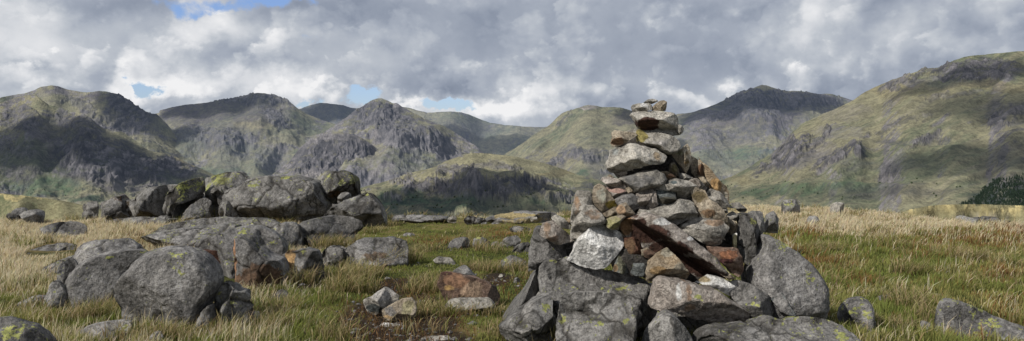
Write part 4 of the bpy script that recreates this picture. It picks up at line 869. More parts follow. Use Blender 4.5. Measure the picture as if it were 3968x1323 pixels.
rock('bedrock_block', 'smooth upright grey slab at the back left of the ledge', 'bedrock', 'C', [(238,420),(242,380),(250,250),(285,130),(330,128),(425,240),(545,208),(535,330),(350,340),(300,400)], Y=7.2, T=.3, p=4, mat='boulder', faces=[(.8,.3,-.3)], lich=.15, n=90, group=OG)
rock('boulder', 'big smooth boulder with scattered lichen right of the cairn', 'boulder', 'C', [(1600,480),(1640,345),(1720,245),(1712,165),(1780,180),(1872,240),(1982,320),(2062,410),(2112,510),(2114,620),(2090,700),(1990,720),(1880,730),(1700,740)], Y=6.95, T=.42, p=3.0, mat='boulder', faces=[(.9,-.1,-.4)], nf=0, n=120, rings=44, lich=.35, rough=.035, lichat=[('C',1800,230,120,60,1.0),('C',1950,400,60,50,1.0),('C',2060,520,20,30,1.4)])
rock('bedrock_block', 'low rounded bedrock with yellow lichen at the bottom right of the cairn', 'bedrock', 'C', [(1270,900),(1330,792),(1430,757),(1560,762),(1680,752),(1760,712),(1900,705),(2000,690),(2100,700),(2202,730),(2302,800),(2345,900),(2345,1020),(1270,1020)], Y=6.15, T=.55, p=3, mat='outcrop', faces=[(.7,0,-.8)], nf=3, n=130, rings=44, cells=7, crack=.016, cells2=30, lich=.42, lichat=[('C',2180,800,60,50,1.4),('C',2110,850,30,20,1.6),('C',1950,710,40,20,1.2),('C',1580,830,40,20,1.0)], group=OG)
rock('bedrock_block', 'pointed bedrock block under the large pinkish block', 'bedrock', 'C', [(950,880),(985,780),(1050,710),(1115,655),(1162,680),(1202,720),(1252,790),(1295,870),(1290,1000),(950,1000)], Y=6.25, T=.35, p=2.6, mat='outcrop', faces=[(.85,-.5,-.3),(.8,.6,-.2)], n=90, rings=30, lich=.3, lichat=[('C',1095,850,30,20,1.6)], group=OG)

# ------------------------------------------------------------------ outcrop and boulders on the left
LG = 'rocks of the left outcrop'
def oc(label, view, pts, name='outcrop_rock', cat='rock', **kw):
    kw.setdefault('mat', 'outcrop'); kw.setdefault('n', 90); kw.setdefault('rings', 30); kw.setdefault('lich', .3); kw.setdefault('group', LG); kw.setdefault('p', 4.2); kw.setdefault('skirt', .3); kw.setdefault('rough', .055); kw.setdefault('nf', 9); kw.setdefault('cells2', 26)
    return rock(name, label, cat, view, pts, **kw)
oc('bedrock and brown earth showing between the rocks of the left outcrop', 'D', [(200,470),(300,330),(500,280),(760,210),(1000,140),(1250,90),(1500,130),(1800,120),(2050,200),(2150,290),(2200,430),(2000,500),(1200,500)], name='bedrock_mass', cat='bedrock', Y=17.9, T=1.0, mat='outcrop', lich=.1, tint=[('D',1250,240,120,80,(.075,.05,.03),.6),('D',450,380,80,90,(.06,.045,.03),.6)])
oc('small dark block at the far left end of the outcrop', 'D', [(38,350),(60,320),(150,298),(170,320),(167,400),(130,415),(60,405)], Y=18.6, n=48, rings=14)
oc('low pale stone below the far left block of the outcrop', 'D', [(38,425),(40,400),(80,363),(142,395),(132,440),(50,440)], Y=18.0, n=48, rings=14)
oc('low broken rock at the left end of the outcrop', 'D', [(183,450),(200,380),(180,310),(270,283),(350,248),(400,238),(442,300),(455,380),(500,430),(480,480),(280,470)], Y=17.8, T=1.0, cells=8, crack=.05, tint=[('D',390,265,50,25,(.10,.05,.03),.5)])
oc('long smooth dome of rock left of the lichened blocks', 'D', [(462,310),(470,250),(560,203),(680,168),(780,158),(880,160),(850,240),(800,330),(760,430),(650,470),(540,470),(500,400),(465,350)], Y=17.4, T=1.2, cells=3, crack=.04, faces=[(.85,0,-.5)], lich=.2)
oc('tall cracked rock with yellow-green lichen over its head', 'D', [(735,420),(760,330),(820,218),(900,148),(1000,108),(1055,98),(1075,240),(985,295),(905,335),(885,400),(865,510),(770,520)], Y=17.0, T=.9, cells=7, crack=.045, lich=.5, lichat=[('D',980,170,110,70,1.6),('D',950,260,60,40,1.2)], faces=[(.85,-.4,-.3)])
oc('topmost lichen-covered rock of the left outcrop', 'D', [(1050,108),(1130,83),(1200,58),(1280,40),(1380,58),(1465,120),(1500,190),(1400,260),(1250,300),(1170,280),(1130,215),(1072,245)], Y=17.5, T=1.0, cells=5, crack=.04, lich=.5, lichat=[('D',1200,110,120,60,1.7),('D',1110,190,50,60,1.5)], faces=[(.85,0,-.5)])
oc('pale grey rounded block leaning in the middle of the outcrop', 'D', [(865,430),(900,400),(935,360),(1000,288),(1080,268),(1122,310),(1095,370),(1100,450),(1030,490),(940,510),(880,490)], Y=16.6, T=.6, mat='boulder', faces=[(.85,-.4,-.3),(.8,.6,0)])
oc('small upright block below the lichen-covered top', 'D', [(1165,230),(1180,175),(1225,165),(1255,210),(1260,300),(1170,300)], Y=17.0, n=48, rings=16)
oc('pointed slab standing against the great rounded rock', 'D', [(1190,500),(1215,440),(1222,320),(1250,293),(1302,340),(1345,430),(1340,470),(1260,500)], Y=16.4, T=.4, n=60, rings=20)
oc('low stump of rock at the foot of the tall cracked rock', 'D', [(660,540),(665,470),(700,415),(740,420),(800,440),(850,450),(870,490),(800,530),(720,545)], Y=16.4, T=.5, n=60, rings=18, cells=4, crack=.03)
oc('great rounded grey rock in the right half of the outcrop', 'E', [(-60,500),(-30,380),(0,220),(30,180),(130,168),(200,108),(310,92),(440,72),(560,77),(680,108),(760,130),(800,250),(850,330),(820,380),(740,420),(640,470),(500,520),(380,520),(150,510)], Y=17.2, T=1.3, p=4, skirt=.3, cells=9, crack=.03, cells2=70, n=170, rings=60, faces=[(.85,0,-.45),(.95,.4,-.2)], nf=3, lich=.3, lichat=[('E',605,325,26,30,2.0),('E',565,255,18,12,1.8),('E',270,160,60,14,1.6),('E',500,90,60,20,1.3),('E',640,185,40,20,1.2)])
oc('knobbly lichened head of rock at the right top of the outcrop', 'E', [(750,145),(788,60),(850,38),(950,40),(1022,75),(1058,120),(1060,200),(1080,260),(900,300),(840,260),(780,215)], Y=17.3, T=.8, cells=7, crack=.04, lich=.45, lichat=[('E',1030,130,40,60,1.6),('E',940,130,25,40,1.4),('E',830,90,40,30,1.3)], tint=[('E',880,240,60,40,(.10,.06,.03),.6)])
oc('small pale stone in the brown hollow near the right end of the outcrop', 'E', [(872,300),(900,235),(940,222),(985,235),(990,280),(930,300)], Y=16.7, T=.35, n=44, rings=14, lich=.6)
oc('sloping split rock at the right end of the outcrop', 'E', [(700,440),(800,358),(900,308),(1000,268),(1060,238),(1112,208),(1172,238),(1242,310),(1282,400),(1280,460),(1200,470),(1100,480),(1000,470),(850,450)], Y=16.2, T=.9, cells=9, crack=.04, n=110, faces=[(.8,0,-.6)], lichat=[('E',1120,235,25,15,1.8)])
BG = 'grey boulders and slabs on the left'
def bo(label, view, pts, **kw):
    kw.setdefault('mat', 'boulder'); kw.setdefault('n', 90); kw.setdefault('rings', 30); kw.setdefault('lich', .3); kw.setdefault('group', BG); kw.setdefault('skirt', .42); kw.setdefault('p', 3.6); kw.setdefault('cells2', 14); kw.setdefault('name', 'boulder'); kw.setdefault('cat', 'boulder')
    return rock(label=label, view=view, pts=pts, **kw)
bo('brown earth and rock filling the gaps between the left boulders', 'I', [(400,640),(480,490),(700,450),(900,430),(1060,440),(1170,560),(1190,690),(1000,790),(860,790),(500,690)], name='bedrock_mass', cat='bedrock', Y=9.9, T=.3, mat='brown', lich=0)
bo('long sloping boulder in front of the right end of the outcrop', 'E', [(408,605),(440,558),(540,488),(650,443),(800,418),(1000,423),(1092,460),(1115,515),(1030,575),(1003,640),(960,690),(840,705),(700,715),(560,710),(440,690)], T=.8, faces=[(.85,0,-.5),(.9,.6,0)], cells=4, crack=.02, tint=[('E',830,600,160,80,(.06,.052,.045),.6)])
bo('flat-topped boulder with a dark right end beside the path', 'E', [(845,815),(880,738),(960,678),(1060,613),(1200,603),(1330,598),(1452,628),(1474,690),(1474,800),(1400,850),(1250,900),(1080,900),(900,850)], T=.55, p=4, smooth=0, faces=[(.78,-.1,-.6),(.72,.75,0)], cells=4, crack=.014, lich=.15, lichat=[('E',1010,760,30,12,1.8),('E',1085,775,18,14,2.0),('E',1135,785,18,14,1.9),('E',1145,830,25,14,1.6)], tint=[('E',1200,740,120,40,(.12,.085,.06),.5)])
bo('low cracked slab between the outcrop and the round boulders', 'D', [(555,595),(640,548),(820,533),(1000,508),(1150,495),(1300,480),(1350,520),(1200,600),(1050,680),(960,700),(860,700),(740,690),(660,650)], Y=12.6, T=.7, faces=[(.7,0,-.8)], cells=8, crack=.025, lich=.5)
bo('big sloping slab with lichen behind the brown-faced rock', 'F', [(105,115),(160,73),(260,38),(350,8),(470,-42),(640,-52),(760,-12),(842,50),(865,130),(850,190),(885,280),(860,450),(480,480),(390,400),(310,270),(200,180)], Y=10.1, T=.7, n=120, rings=40, faces=[(.72,-.1,-.75)], cells=6, crack=.02, lich=.45, lichat=[('F',760,90,60,40,1.3),('F',540,0,60,20,1.2),('F',400,70,50,40,1.0)], tint=[('F',320,240,120,70,(.13,.105,.085),.7)])
bo('rock with a broken brown face and an upright grey rib', 'F', [(455,460),(438,250),(450,58),(480,28),(562,48),(602,88),(682,128),(762,188),(852,218),(902,330),(908,400),(865,475),(785,495),(745,545),(600,565),(555,520)], Y=9.3, T=.42, p=3.2, skirt=.2, smooth=0, n=120, rings=40, rough=.07, faces=[(.75,.25,.75),(.9,0,-.6)], cells=6, crack=.02, tint=[('F',700,360,170,120,(.10,.062,.040),.95),('F',452,230,16,200,(.30,.17,.10),1.0),('F',500,400,50,50,(.13,.08,.05),.8)], lich=.2)
bo('grey rock with a fresh orange left face above the tussocks', 'F', [(845,195),(900,138),(960,148),(1060,123),(1152,150),(1192,260),(1210,400),(1150,420),(1080,400),(980,400),(920,390),(888,290)], Y=9.6, T=.36, p=3.2, smooth=0, faces=[(.8,-.9,0),(.8,.6,-.2)], tint=[('F',915,260,58,130,ORANGE,1.0)], lich=.2, lichat=[('F',1030,150,50,25,1.5)], cells=4, crack=.015)
bo('biggest round boulder in the left foreground', 'I', [(535,650),(558,580),(618,510),(698,440),(790,418),(880,423),(962,460),(1012,520),(1034,580),(965,690),(885,795),(820,840),(740,820),(640,800),(570,745)], p=3.2, nf=1, skirt=.2, cells2=0, faces=[(.93,0,-.3),(.9,-.25,.1)], T=.34, n=140, rings=52, rough=.045, lich=.22, lichat=[('I',850,450,60,30,1.0),('I',890,520,30,30,1.0)])
bo('smooth round boulder to the left of the biggest one', 'I', [(338,625),(348,550),(400,488),(470,453),(560,438),(650,433),(690,450),(640,520),(580,590),(545,660),(450,690),(370,670)], Y=8.3, p=3.2, nf=1, skirt=.2, cells2=0, T=.36, n=110, rings=40, rough=.03, lich=.25, lichat=[('I',540,462,30,12,1.7),('I',665,450,25,12,1.6)])
bo('small upright stone touching the smooth round boulder', 'I', [(278,590),(290,500),(330,473),(362,510),(345,590),(330,640),(300,640)], Y=8.5, T=.15, n=60, rings=20)
bo('leaning wedge of rock below the small upright stone', 'I', [(208,725),(220,660),(260,568),(290,590),(322,650),(325,690),(260,740)], T=.18, n=60, rings=20, faces=[(.8,-.3,-.5)])
bo('low rounded stone in the grass at the left edge', 'I', [(92,710),(110,673),(160,646),(212,653),(224,690),(190,720),(100,728)], T=.2, n=60, rings=20, lich=.1)
bo('low flat sheet of rock in the pale grass at the left', 'I', [(50,515),(120,450),(200,408),(330,403),(362,420),(352,480),(280,495),(200,515),(100,535)], Y=12.4, T=.7, faces=[(.65,0,-.9)], cells=6, crack=.02)
bo('hump of grey rock in the pale grass behind the flat sheet', 'I', [(175,395),(200,343),(250,313),(340,300),(404,320),(404,360),(330,400),(250,418),(195,420)], Y=14.6, T=.7, faces=[(.75,0,-.6)], cells=4, crack=.02)
bo('long low slab behind the smooth round boulder', 'I', [(345,440),(380,403),(480,393),(600,383),(655,420),(650,450),(480,470),(400,510),(360,515)], Y=9.6, T=.5, faces=[(.7,0,-.8)], cells=6, crack=.02, lich=.4)
bo('lichened boulder cut by the bottom left corner', 'I', [(-80,770),(0,738),(100,768),(180,798),(232,860),(250,940),(240,980),(-80,980)], Y=6.1, T=.35, faces=[(.75,0,-.7)], lich=.5, lichat=[('I',100,800,60,40,1.5)])
bo('flat stone in the grass left of the foot of the biggest boulder', 'I', [(365,815),(400,788),(500,768),(592,763),(608,800),(604,850),(480,862),(390,850)], Y=6.75, T=.16, faces=[(.7,0,-.8)], n=60, rings=20, lichat=[('I',580,790,30,30,1.4)], lich=.2)
bo('small dirty stone at the foot of the biggest boulder', 'I', [(690,850),(705,820),(730,812),(752,830),(750,860),(700,870)], Y=6.55, T=.06, n=44, rings=14)
bo('rough lichened rock leaning against the right of the biggest boulder', 'F', [(30,870),(88,760),(200,628),(270,585),(280,700),(270,830),(150,880)], Y=7.0, T=.22, cells=4, crack=.015, lich=.3)
bo('knobbly grey rock with pale lichen in front of the brown-faced rock', 'F', [(238,800),(258,560),(308,440),(380,393),(452,430),(492,480),(562,488),(612,640),(540,710),(505,800),(420,850),(300,850)], Y=7.2, T=.3, cells=8, crack=.02, n=110, rings=36, rough=.07, lich=.35, lichat=[('F',330,505,20,20,1.6),('F',555,555,18,18,1.6)], tint=[('F',305,555,40,30,(.32,.33,.33),.8),('F',130,760,30,25,(.3,.3,.3),.7)], mat='outcrop')
bo('small grey stone at the right foot of the knobbly rock', 'F', [(505,790),(530,690),(620,648),(662,660),(652,725),(580,795),(540,825)], Y=7.1, T=.14, n=60, rings=20)
bo('low grey stone in the grass under the brown-faced rock', 'F', [(735,610),(790,490),(852,478),(895,520),(885,600),(840,650),(760,640)], Y=8.3, T=.16, n=60, rings=20, cells=3, crack=.012)
bo('little stone at the bottom of the photo below the knobbly rock', 'F', [(448,870),(490,800),(532,800),(525,870)], Y=6.8, T=.08, n=44, rings=14)

# slabs of the same bedrock, worn level with the turf, that join the outcrop to the boulders
def sl_(label, view, pts, Y, **kw):
    kw.setdefault('T', .55); kw.setdefault('faces', [(.75, 0, -.7)]); kw.setdefault('cells', 7); kw.setdefault('crack', .022); kw.setdefault('cells2', 34); kw.setdefault('skirt', .6); kw.setdefault('mat', 'outcrop'); kw.setdefault('lich', .35)
    bo(label, view, pts, name='outcrop_rock', cat='rock', Y=Y, group='low bedrock slabs joining the left rocks', n=110, rings=34, nf=5, **kw)
sl_('low lichened slab between the cracked slab and the foot of the outcrop', 'D', [(600,580),(700,510),(860,470),(1000,452),(1250,436),(1500,438),(1680,462),(1770,560),(1700,660),(1300,680),(900,680),(700,650)], 13.4)
sl_('low broken slab running from the flat sheet to the round boulders', 'I', [(170,560),(230,500),(350,455),(500,440),(640,430),(700,470),(600,540),(420,560),(330,600),(220,610)], 10.0)
sl_('low slab between the sloping boulder and the lichened slab', 'E', [(260,600),(320,520),(420,475),(540,480),(600,600),(560,690),(430,720),(330,690)], 12.6, T=.5)
sl_('broken foot of bedrock under the long smooth dome', 'D', [(180,520),(260,455),(420,440),(560,430),(720,440),(900,480),(1100,480),(1180,520),(900,560),(600,545),(350,540)], 16.3, T=.6)
sl_('low ragged slab beside the flat-topped boulder', 'E', [(720,760),(760,690),(840,660),(930,680),(960,740),(900,800),(800,830)], 10.6, T=.3)

# ------------------------------------------------------------------ stones on and beside the path, and scattered rock behind
PG = 'loose stones by the path'
def ps(label, view, pts, **kw):
    kw.setdefault('mat', 'stone'); kw.setdefault('n', 64); kw.setdefault('rings', 22); kw.setdefault('lich', .1); kw.setdefault('group', PG); kw.setdefault('name', 'stone'); kw.setdefault('cat', 'stone')
    return rock(label=label, view=view, pts=pts, **kw)
ps('large rust-brown stone beside the path', 'G', [(843,392),(880,288),(930,276),(1050,300),(1172,330),(1272,375),(1332,410),(1367,480),(1355,545),(1290,530),(1050,545),(930,540),(885,465)], Y=8.1, T=.2, mat='rust', smooth=0, n=96, rings=30, p=3.5, faces=[(.85,-.2,-.45),(.7,1.0,0)], tint=[('G',1000,350,110,60,(.175,.100,.062),.8),('G',950,410,60,30,(.34,.22,.09),.7),('G',1150,420,100,70,(.27,.19,.13),.8),('G',1320,460,45,80,(.03,.022,.018),.95),('G',930,295,50,14,(.06,.03,.025),.8)])  # the near-black tint at the right end paints its shaded side
ps('flat grey stone in front of the rust-brown stone', 'G', [(908,570),(950,508),(1050,498),(1202,503),(1285,498),(1332,560),(1345,615),(1250,635),(1100,620),(980,610)], Y=7.8, T=.2, faces=[(.7,0,-.7)])
ps('greenish pointed stone behind the rust-brown stone', 'G', [(968,285),(1020,248),(1080,223),(1122,265),(1178,330),(1150,345),(1050,320)], Y=8.5, T=.15, lich=.4, mat='boulder')
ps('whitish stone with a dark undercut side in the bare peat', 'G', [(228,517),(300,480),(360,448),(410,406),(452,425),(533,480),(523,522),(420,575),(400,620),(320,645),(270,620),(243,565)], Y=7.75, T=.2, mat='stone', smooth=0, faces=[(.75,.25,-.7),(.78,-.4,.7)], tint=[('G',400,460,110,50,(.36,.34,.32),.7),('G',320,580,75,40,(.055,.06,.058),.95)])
ps('yellow-grey split stone in the bare peat', 'G', [(383,605),(450,560),(550,508),(632,498),(662,530),(678,600),(645,670),(600,692),(530,672),(470,690),(398,655)], Y=7.45, T=.16, mat='warm', smooth=0, faces=[(.8,-.35,-.5),(.8,.8,0)], tint=[('G',470,600,60,40,(.15,.14,.13),.8),('G',600,580,50,60,(.28,.25,.15),.8),('G',440,650,40,14,(.34,.24,.13),.8)])
ps('thin whitish stone lying flat in the bare peat', 'G', [(355,752),(390,703),(470,708),(558,725),(552,755),(420,772)], T=.07, mat='pale', n=44, rings=14, tint=[('G',460,740,100,30,(.27,.26,.24),.7)])
ps('rounded pale pebble at the bottom edge of the path', 'G', [(320,885),(340,833),(372,830),(402,885)], Y=6.7, T=.06, mat='stone', n=44, rings=14)
ps('small upright pebble at the bottom of the path', 'G', [(600,880),(625,808),(655,813),(660,880)], Y=6.7, T=.05, mat='stone', n=44, rings=14)
ps('flat grey stone cut by the bottom of the photo', 'G', [(680,890),(720,825),(850,812),(955,812),(960,890),(900,910),(720,910)], Y=6.65, T=.16, n=60, faces=[(.7,0,-.8)])
ps('tiny pale chip in the bare peat', 'G', [(733,760),(790,718),(803,737),(760,765)], T=.04, mat='stone', n=36, rings=12)
ps('bleached sliver of stone right of the split stone', 'G', [(668,545),(745,513),(752,532),(690,556)], T=.05, mat='pale', n=36, rings=12)
ps('pale wedge stone in the short grass of the path', 'G', [(805,190),(850,153),(910,163),(962,163),(1003,218),(985,248),(910,232)], T=.12, faces=[(.75,-.1,-.6)])
ps('tiny whitish stone in the peat hollow by the ledge', 'H', [(922,640),(940,605),(965,612),(960,650),(930,655)], T=.04, mat='stone', n=36, rings=12)
ps('tiny pinkish stone in the peat hollow by the ledge', 'H', [(870,672),(885,652),(925,662),(905,682)], T=.03, mat='pink', n=36, rings=12)
ps('rounded dull stone at the edge of the peat hollow by the ledge', 'H', [(1045,690),(1060,640),(1090,632),(1112,670),(1085,705)], T=.07, mat='boulder', n=44, rings=14)
SG = 'low rocks in the grass behind the path'
def sr(label, view, pts, **kw):
    kw.setdefault('mat', 'boulder'); kw.setdefault('n', 60); kw.setdefault('rings', 20); kw.setdefault('lich', .25); kw.setdefault('group', SG); kw.setdefault('name', 'grassland_rock'); kw.setdefault('cat', 'rock'); kw.setdefault('embed', .05); kw.setdefault('faces', [(.8, 0, -.6)]); kw.setdefault('p', 3.4); kw.setdefault('skirt', .45); kw.setdefault('rough', .07)
    return rock(label=label, view=view, pts=pts, **kw)
sr('low rounded rock left of the lichen-tipped one behind the path', 'H', [(500,390),(540,318),(620,298),(682,308),(695,385),(620,425),(530,420)], cells=3, crack=.02)
sr('dark rock with a bright lichen tip behind the path', 'H', [(712,380),(720,308),(780,298),(855,330),(855,390),(800,415),(750,410)], lichat=[('H',760,305,25,10,2.0)], cells=3, crack=.02)
sr('small squat rock between its bigger neighbours behind the path', 'H', [(855,405),(870,343),(930,333),(938,410)])
sr('broad low rock left of the cairn behind the path', 'H', [(932,410),(940,338),(1000,298),(1080,283),(1115,320),(1105,375),(1010,405)], cells=3, crack=.02)
sr('cracked low rock close to the smooth upright slab', 'H', [(1022,435),(1070,368),(1160,338),(1195,350),(1180,430),(1090,460)], cells=4, crack=.02)
sr('half-buried cracked rock beside the grassy foot of the ledge', 'H', [(918,580),(950,488),(1040,448),(1100,468),(1165,500),(1160,550),(1010,585),(960,600)], cells=4, crack=.015, lichat=[('H',990,485,25,15,1.4)])
sr('grey sheet of rock at the grass edge near the cairn', 'H', [(1005,235),(1060,203),(1190,218),(1210,270),(1080,285)], cells=4, crack=.03)
sr('jagged little outcrop on the skyline of the short grass', 'H', [(635,170),(645,140),(680,113),(740,128),(825,145),(835,200),(700,195)], Y=16.7, cells=4, crack=.03)
sr('small pale stone on the skyline of the short grass', 'H', [(500,160),(510,138),(550,118),(580,135),(575,165)], Y=16.9, mat='stone', n=44, rings=14)
sr('long low rock rim at the edge of the summit', 'H', [(25,150),(35,125),(80,110),(200,119),(380,113),(502,128),(520,170),(300,170),(60,170)], Y=17.2, T=.6, n=90, cells=6, crack=.03)
sr('low grassy-topped rock rise at the summit edge left of the cairn', 'H', [(780,165),(870,120),(1030,99),(1060,84),(1180,79),(1300,91),(1420,92),(1430,170),(1250,205),(1000,212),(880,190)], Y=17.3, T=.9, n=90, cells=5, crack=.03, tint=[('H',1000,105,300,16,(.30,.24,.12),.9),('H',1150,150,200,30,(.26,.21,.11),.6)])
sr('tiny pale stone on the grassy rock rise', 'H', [(1190,145),(1215,126),(1252,134),(1248,156),(1200,158)], Y=16.5, T=.12, mat='stone', n=40, rings=12)
sr('flat stone half hidden in the short grass', 'H', [(105,308),(150,263),(220,268),(245,300),(150,318)], mat='boulder')
sr('scrap of grey rock in the rough grass near the rim', 'H', [(855,200),(880,178),(925,182),(945,200),(900,212)], n=40, rings=12)
sr('dark flat-topped rock on the left skyline by the hillock', 'I', [(35,292),(55,262),(90,243),(120,252),(128,275),(118,300)], Y=17.2, T=.5, mat='outcrop', cells=4, crack=.03)
sr('rounded dark rock on the left skyline next to the outcrop', 'I', [(95,296),(118,268),(150,250),(185,262),(205,282),(200,302)], Y=17.0, T=.5, mat='outcrop')
RG = 'rocks in the grass on the right'
def rr_(label, pts, **kw):
    kw.setdefault('group', RG); return sr(label, 'J', pts, **kw)
rr_('egg-shaped lichened boulder in the lower right grass', [(485,740),(498,670),(540,633),(600,616),(642,650),(658,740),(655,810),(620,835),(560,810),(500,770)], T=.2, Y=7.0, n=90, rings=30, nf=2, p=2.3, lich=.5, faces=[(.95,0,-.2)], tint=[('J',555,652,34,14,(.34,.33,.31),.6)], lichat=[('J',590,700,40,30,1.3)], name='boulder', cat='boulder')
rr_('large lichen-blotched slab at the bottom right corner', [(985,830),(1015,700),(1048,648),(1110,638),(1202,668),(1352,738),(1482,780),(1560,900),(1560,1000),(985,1000)], Y=6.7, T=.6, n=120, rings=44, faces=[(.62,.1,-.9)], nf=2, p=3, lich=.4, rough=.03, lichat=[('J',1150,720,90,50,.95),('J',1200,790,100,30,.9),('J',1290,760,80,40,.9)], name='boulder', cat='boulder')
rr_('flat pinkish stone in the grass above the corner slab', [(912,625),(940,608),(1030,605),(1073,635),(1000,660),(950,650)], T=.12, mat='pink', n=48, rings=16, tint=[('J',1000,625,70,20,(.36,.22,.16),.7)])
rr_('long low stone in the grass right of the egg-shaped boulder', [(675,660),(700,618),(770,613),(832,613),(840,660),(770,672),(700,675)], T=.15)
rr_('little stone in the grass left of the corner slab', [(882,705),(900,658),(932,668),(928,712)], T=.06, n=40, rings=12)
rr_('squat stone touching the left edge of the corner slab', [(915,780),(930,748),(960,758),(995,790),(1000,850),(950,850)], T=.1, n=44, rings=14)
rr_('dark rock in the pale grass just right of the cairn', [(-5,240),(-5,190),(20,163),(72,163),(88,210),(70,250)], Y=11.2, T=.3, mat='outcrop')
rr_('dark pointed rock in the pale grass right of the cairn', [(80,240),(100,180),(130,163),(162,205),(155,245)], Y=11.4, T=.25, smooth=0, mat='outcrop')
rr_('grey rock sunk in the pale grass at the right', [(300,250),(320,193),(360,188),(378,220),(360,260)], T=.25, skirt=.3, p=2.6)
rr_('pale flat stone on the right skyline', [(435,140),(440,124),(480,114),(517,121),(505,140)], Y=18.9, T=.25, skirt=1.6, mat='stone', n=44, rings=14)
rr_('yellow-lichened flat rock on the right skyline', [(175,145),(180,109),(200,101),(260,101),(278,115),(272,145)], Y=18.9, T=.35, skirt=1.6, n=44, rings=14, lich=.7)
rr_('dark low rocks on the pale knoll at the right edge', [(1100,222),(1120,183),(1190,203),(1242,193),(1243,245),(1150,240)], Y=31, T=.8, mat='outcrop', cells=4, crack=.05)
rr_('grey low rock on the pale knoll at the right edge', [(1238,240),(1250,193),(1302,188),(1332,210),(1393,213),(1393,250),(1290,250)], Y=30.5, T=.8, cells=4, crack=.05)
# ------------------------------------------------------------------ grass
rng = np.random.default_rng(42)
def sample(n, y0, y1, pw):
    # more blades near the eye, fewer and broader ones far off
    u = rng.random(n); e = 2 - pw
    Y = (y0 ** e + u * (y1 ** e - y0 ** e)) ** (1 / e)
    X = (rng.random(n) * 2 - 1) * (.70 * Y + 2.4)
    return X, Y

def blocked(X, Y):
    b = np.zeros(len(X), bool)
    for (cx, cy, W, T, zt, zb, _, _) in ROCKS:
        if zb > .25: continue
        b |= ((X - cx) / (W * .88)) ** 2 + ((Y - cy) / (T * .40)) ** 2 < 1
    # ground that lies under a stone as seen on the map of outlines
    bx, by = proj(np.stack([X, Y, ground_z(X, Y)], -1))
    for (cx, cy, W, T, zt, zb, O, _) in ROCKS:
        if zb > .25: continue
        lo, hi = O.min(0), O.max(0); hi = hi - np.array([0, .64]) * (hi - lo)
        w_ = np.where(~b & (bx > lo[0]) & (bx < hi[0]) & (by > lo[1]) & (by < hi[1]) & (np.abs(Y - cy) < 1.6 * T + .5))[0]
        if not len(w_): continue
        x_, y_ = bx[w_], by[w_]; ins = np.zeros(len(w_), bool); Q = np.roll(O, -1, 0)
        for (ax, ay), (qx, qy) in zip(O, Q):
            if ay == qy: continue
            ins ^= ((ay > y_) != (qy > y_)) & (x_ < (qx - ax) * (y_ - ay) / (qy - ay) + ax)
        b[w_[ins]] = True
    return b

def blades(name, label, B, h, w, base_c, tip_c, lean, wind, mat, cat='grass', az=None):
    n = len(B)
    a = rng.uniform(0, 2 * math.pi, n) if az is None else az
    la = rng.uniform(0, 2 * math.pi, n)
    lv = np.stack([np.cos(la), np.sin(la)], -1) * (lean * rng.uniform(.2, 1, n))[:, None] + np.array([wind, -.05])
    L = np.linalg.norm(lv, axis=1, keepdims=True)
    side = np.stack([np.cos(a), np.sin(a), 0 * a], -1) * (w / 2)[:, None]
    def at(f, drop):
        p = B.copy()
        p[:, :2] += lv * (h * f ** 1.7)[:, None]
        p[:, 2] += h * f * (1 - drop * np.clip(L[:, 0], 0, 1.5))
        return p
    m1 = at(.5, .10); tp = at(1.0, .33)
    V = np.stack([B - side - [0, 0, .02], B + side - [0, 0, .02], m1 + side * .8, m1 - side * .8, tp], 1).reshape(-1, 3)
    k = np.arange(n) * 5
    q = np.stack([k, k + 1, k + 2, k + 3], -1); t = np.stack([k + 3, k + 2, k + 4], -1)
    me = mesh_np(name, V, q, t, False)
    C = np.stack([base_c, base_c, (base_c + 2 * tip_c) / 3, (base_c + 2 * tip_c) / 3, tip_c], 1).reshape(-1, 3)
    attr_c(me, 'col', np.clip(C, .004, .9))
    o = link(name, me, mat)
    tag(o, label, cat, kind='stuff')
    return o

m_blade, nt = material('grass_blades')
ca = nt.new('ShaderNodeAttribute', 0, {'attribute_name': 'col'})
d = nt.n.new('ShaderNodeBsdfDiffuse'); nt.l.new(ca, d.inputs[0])
tr = nt.n.new('ShaderNodeBsdfTranslucent'); nt.l.new(ca, tr.inputs[0])
mx = nt.n.new('ShaderNodeMixShader'); mx.inputs[0].default_value = .45
nt.l.new(d.outputs[0], mx.inputs[1]); nt.l.new(tr.outputs[0], mx.inputs[2])
o = nt.n.new('ShaderNodeOutputMaterial'); nt.l.new(mx.outputs[0], o.inputs[0])

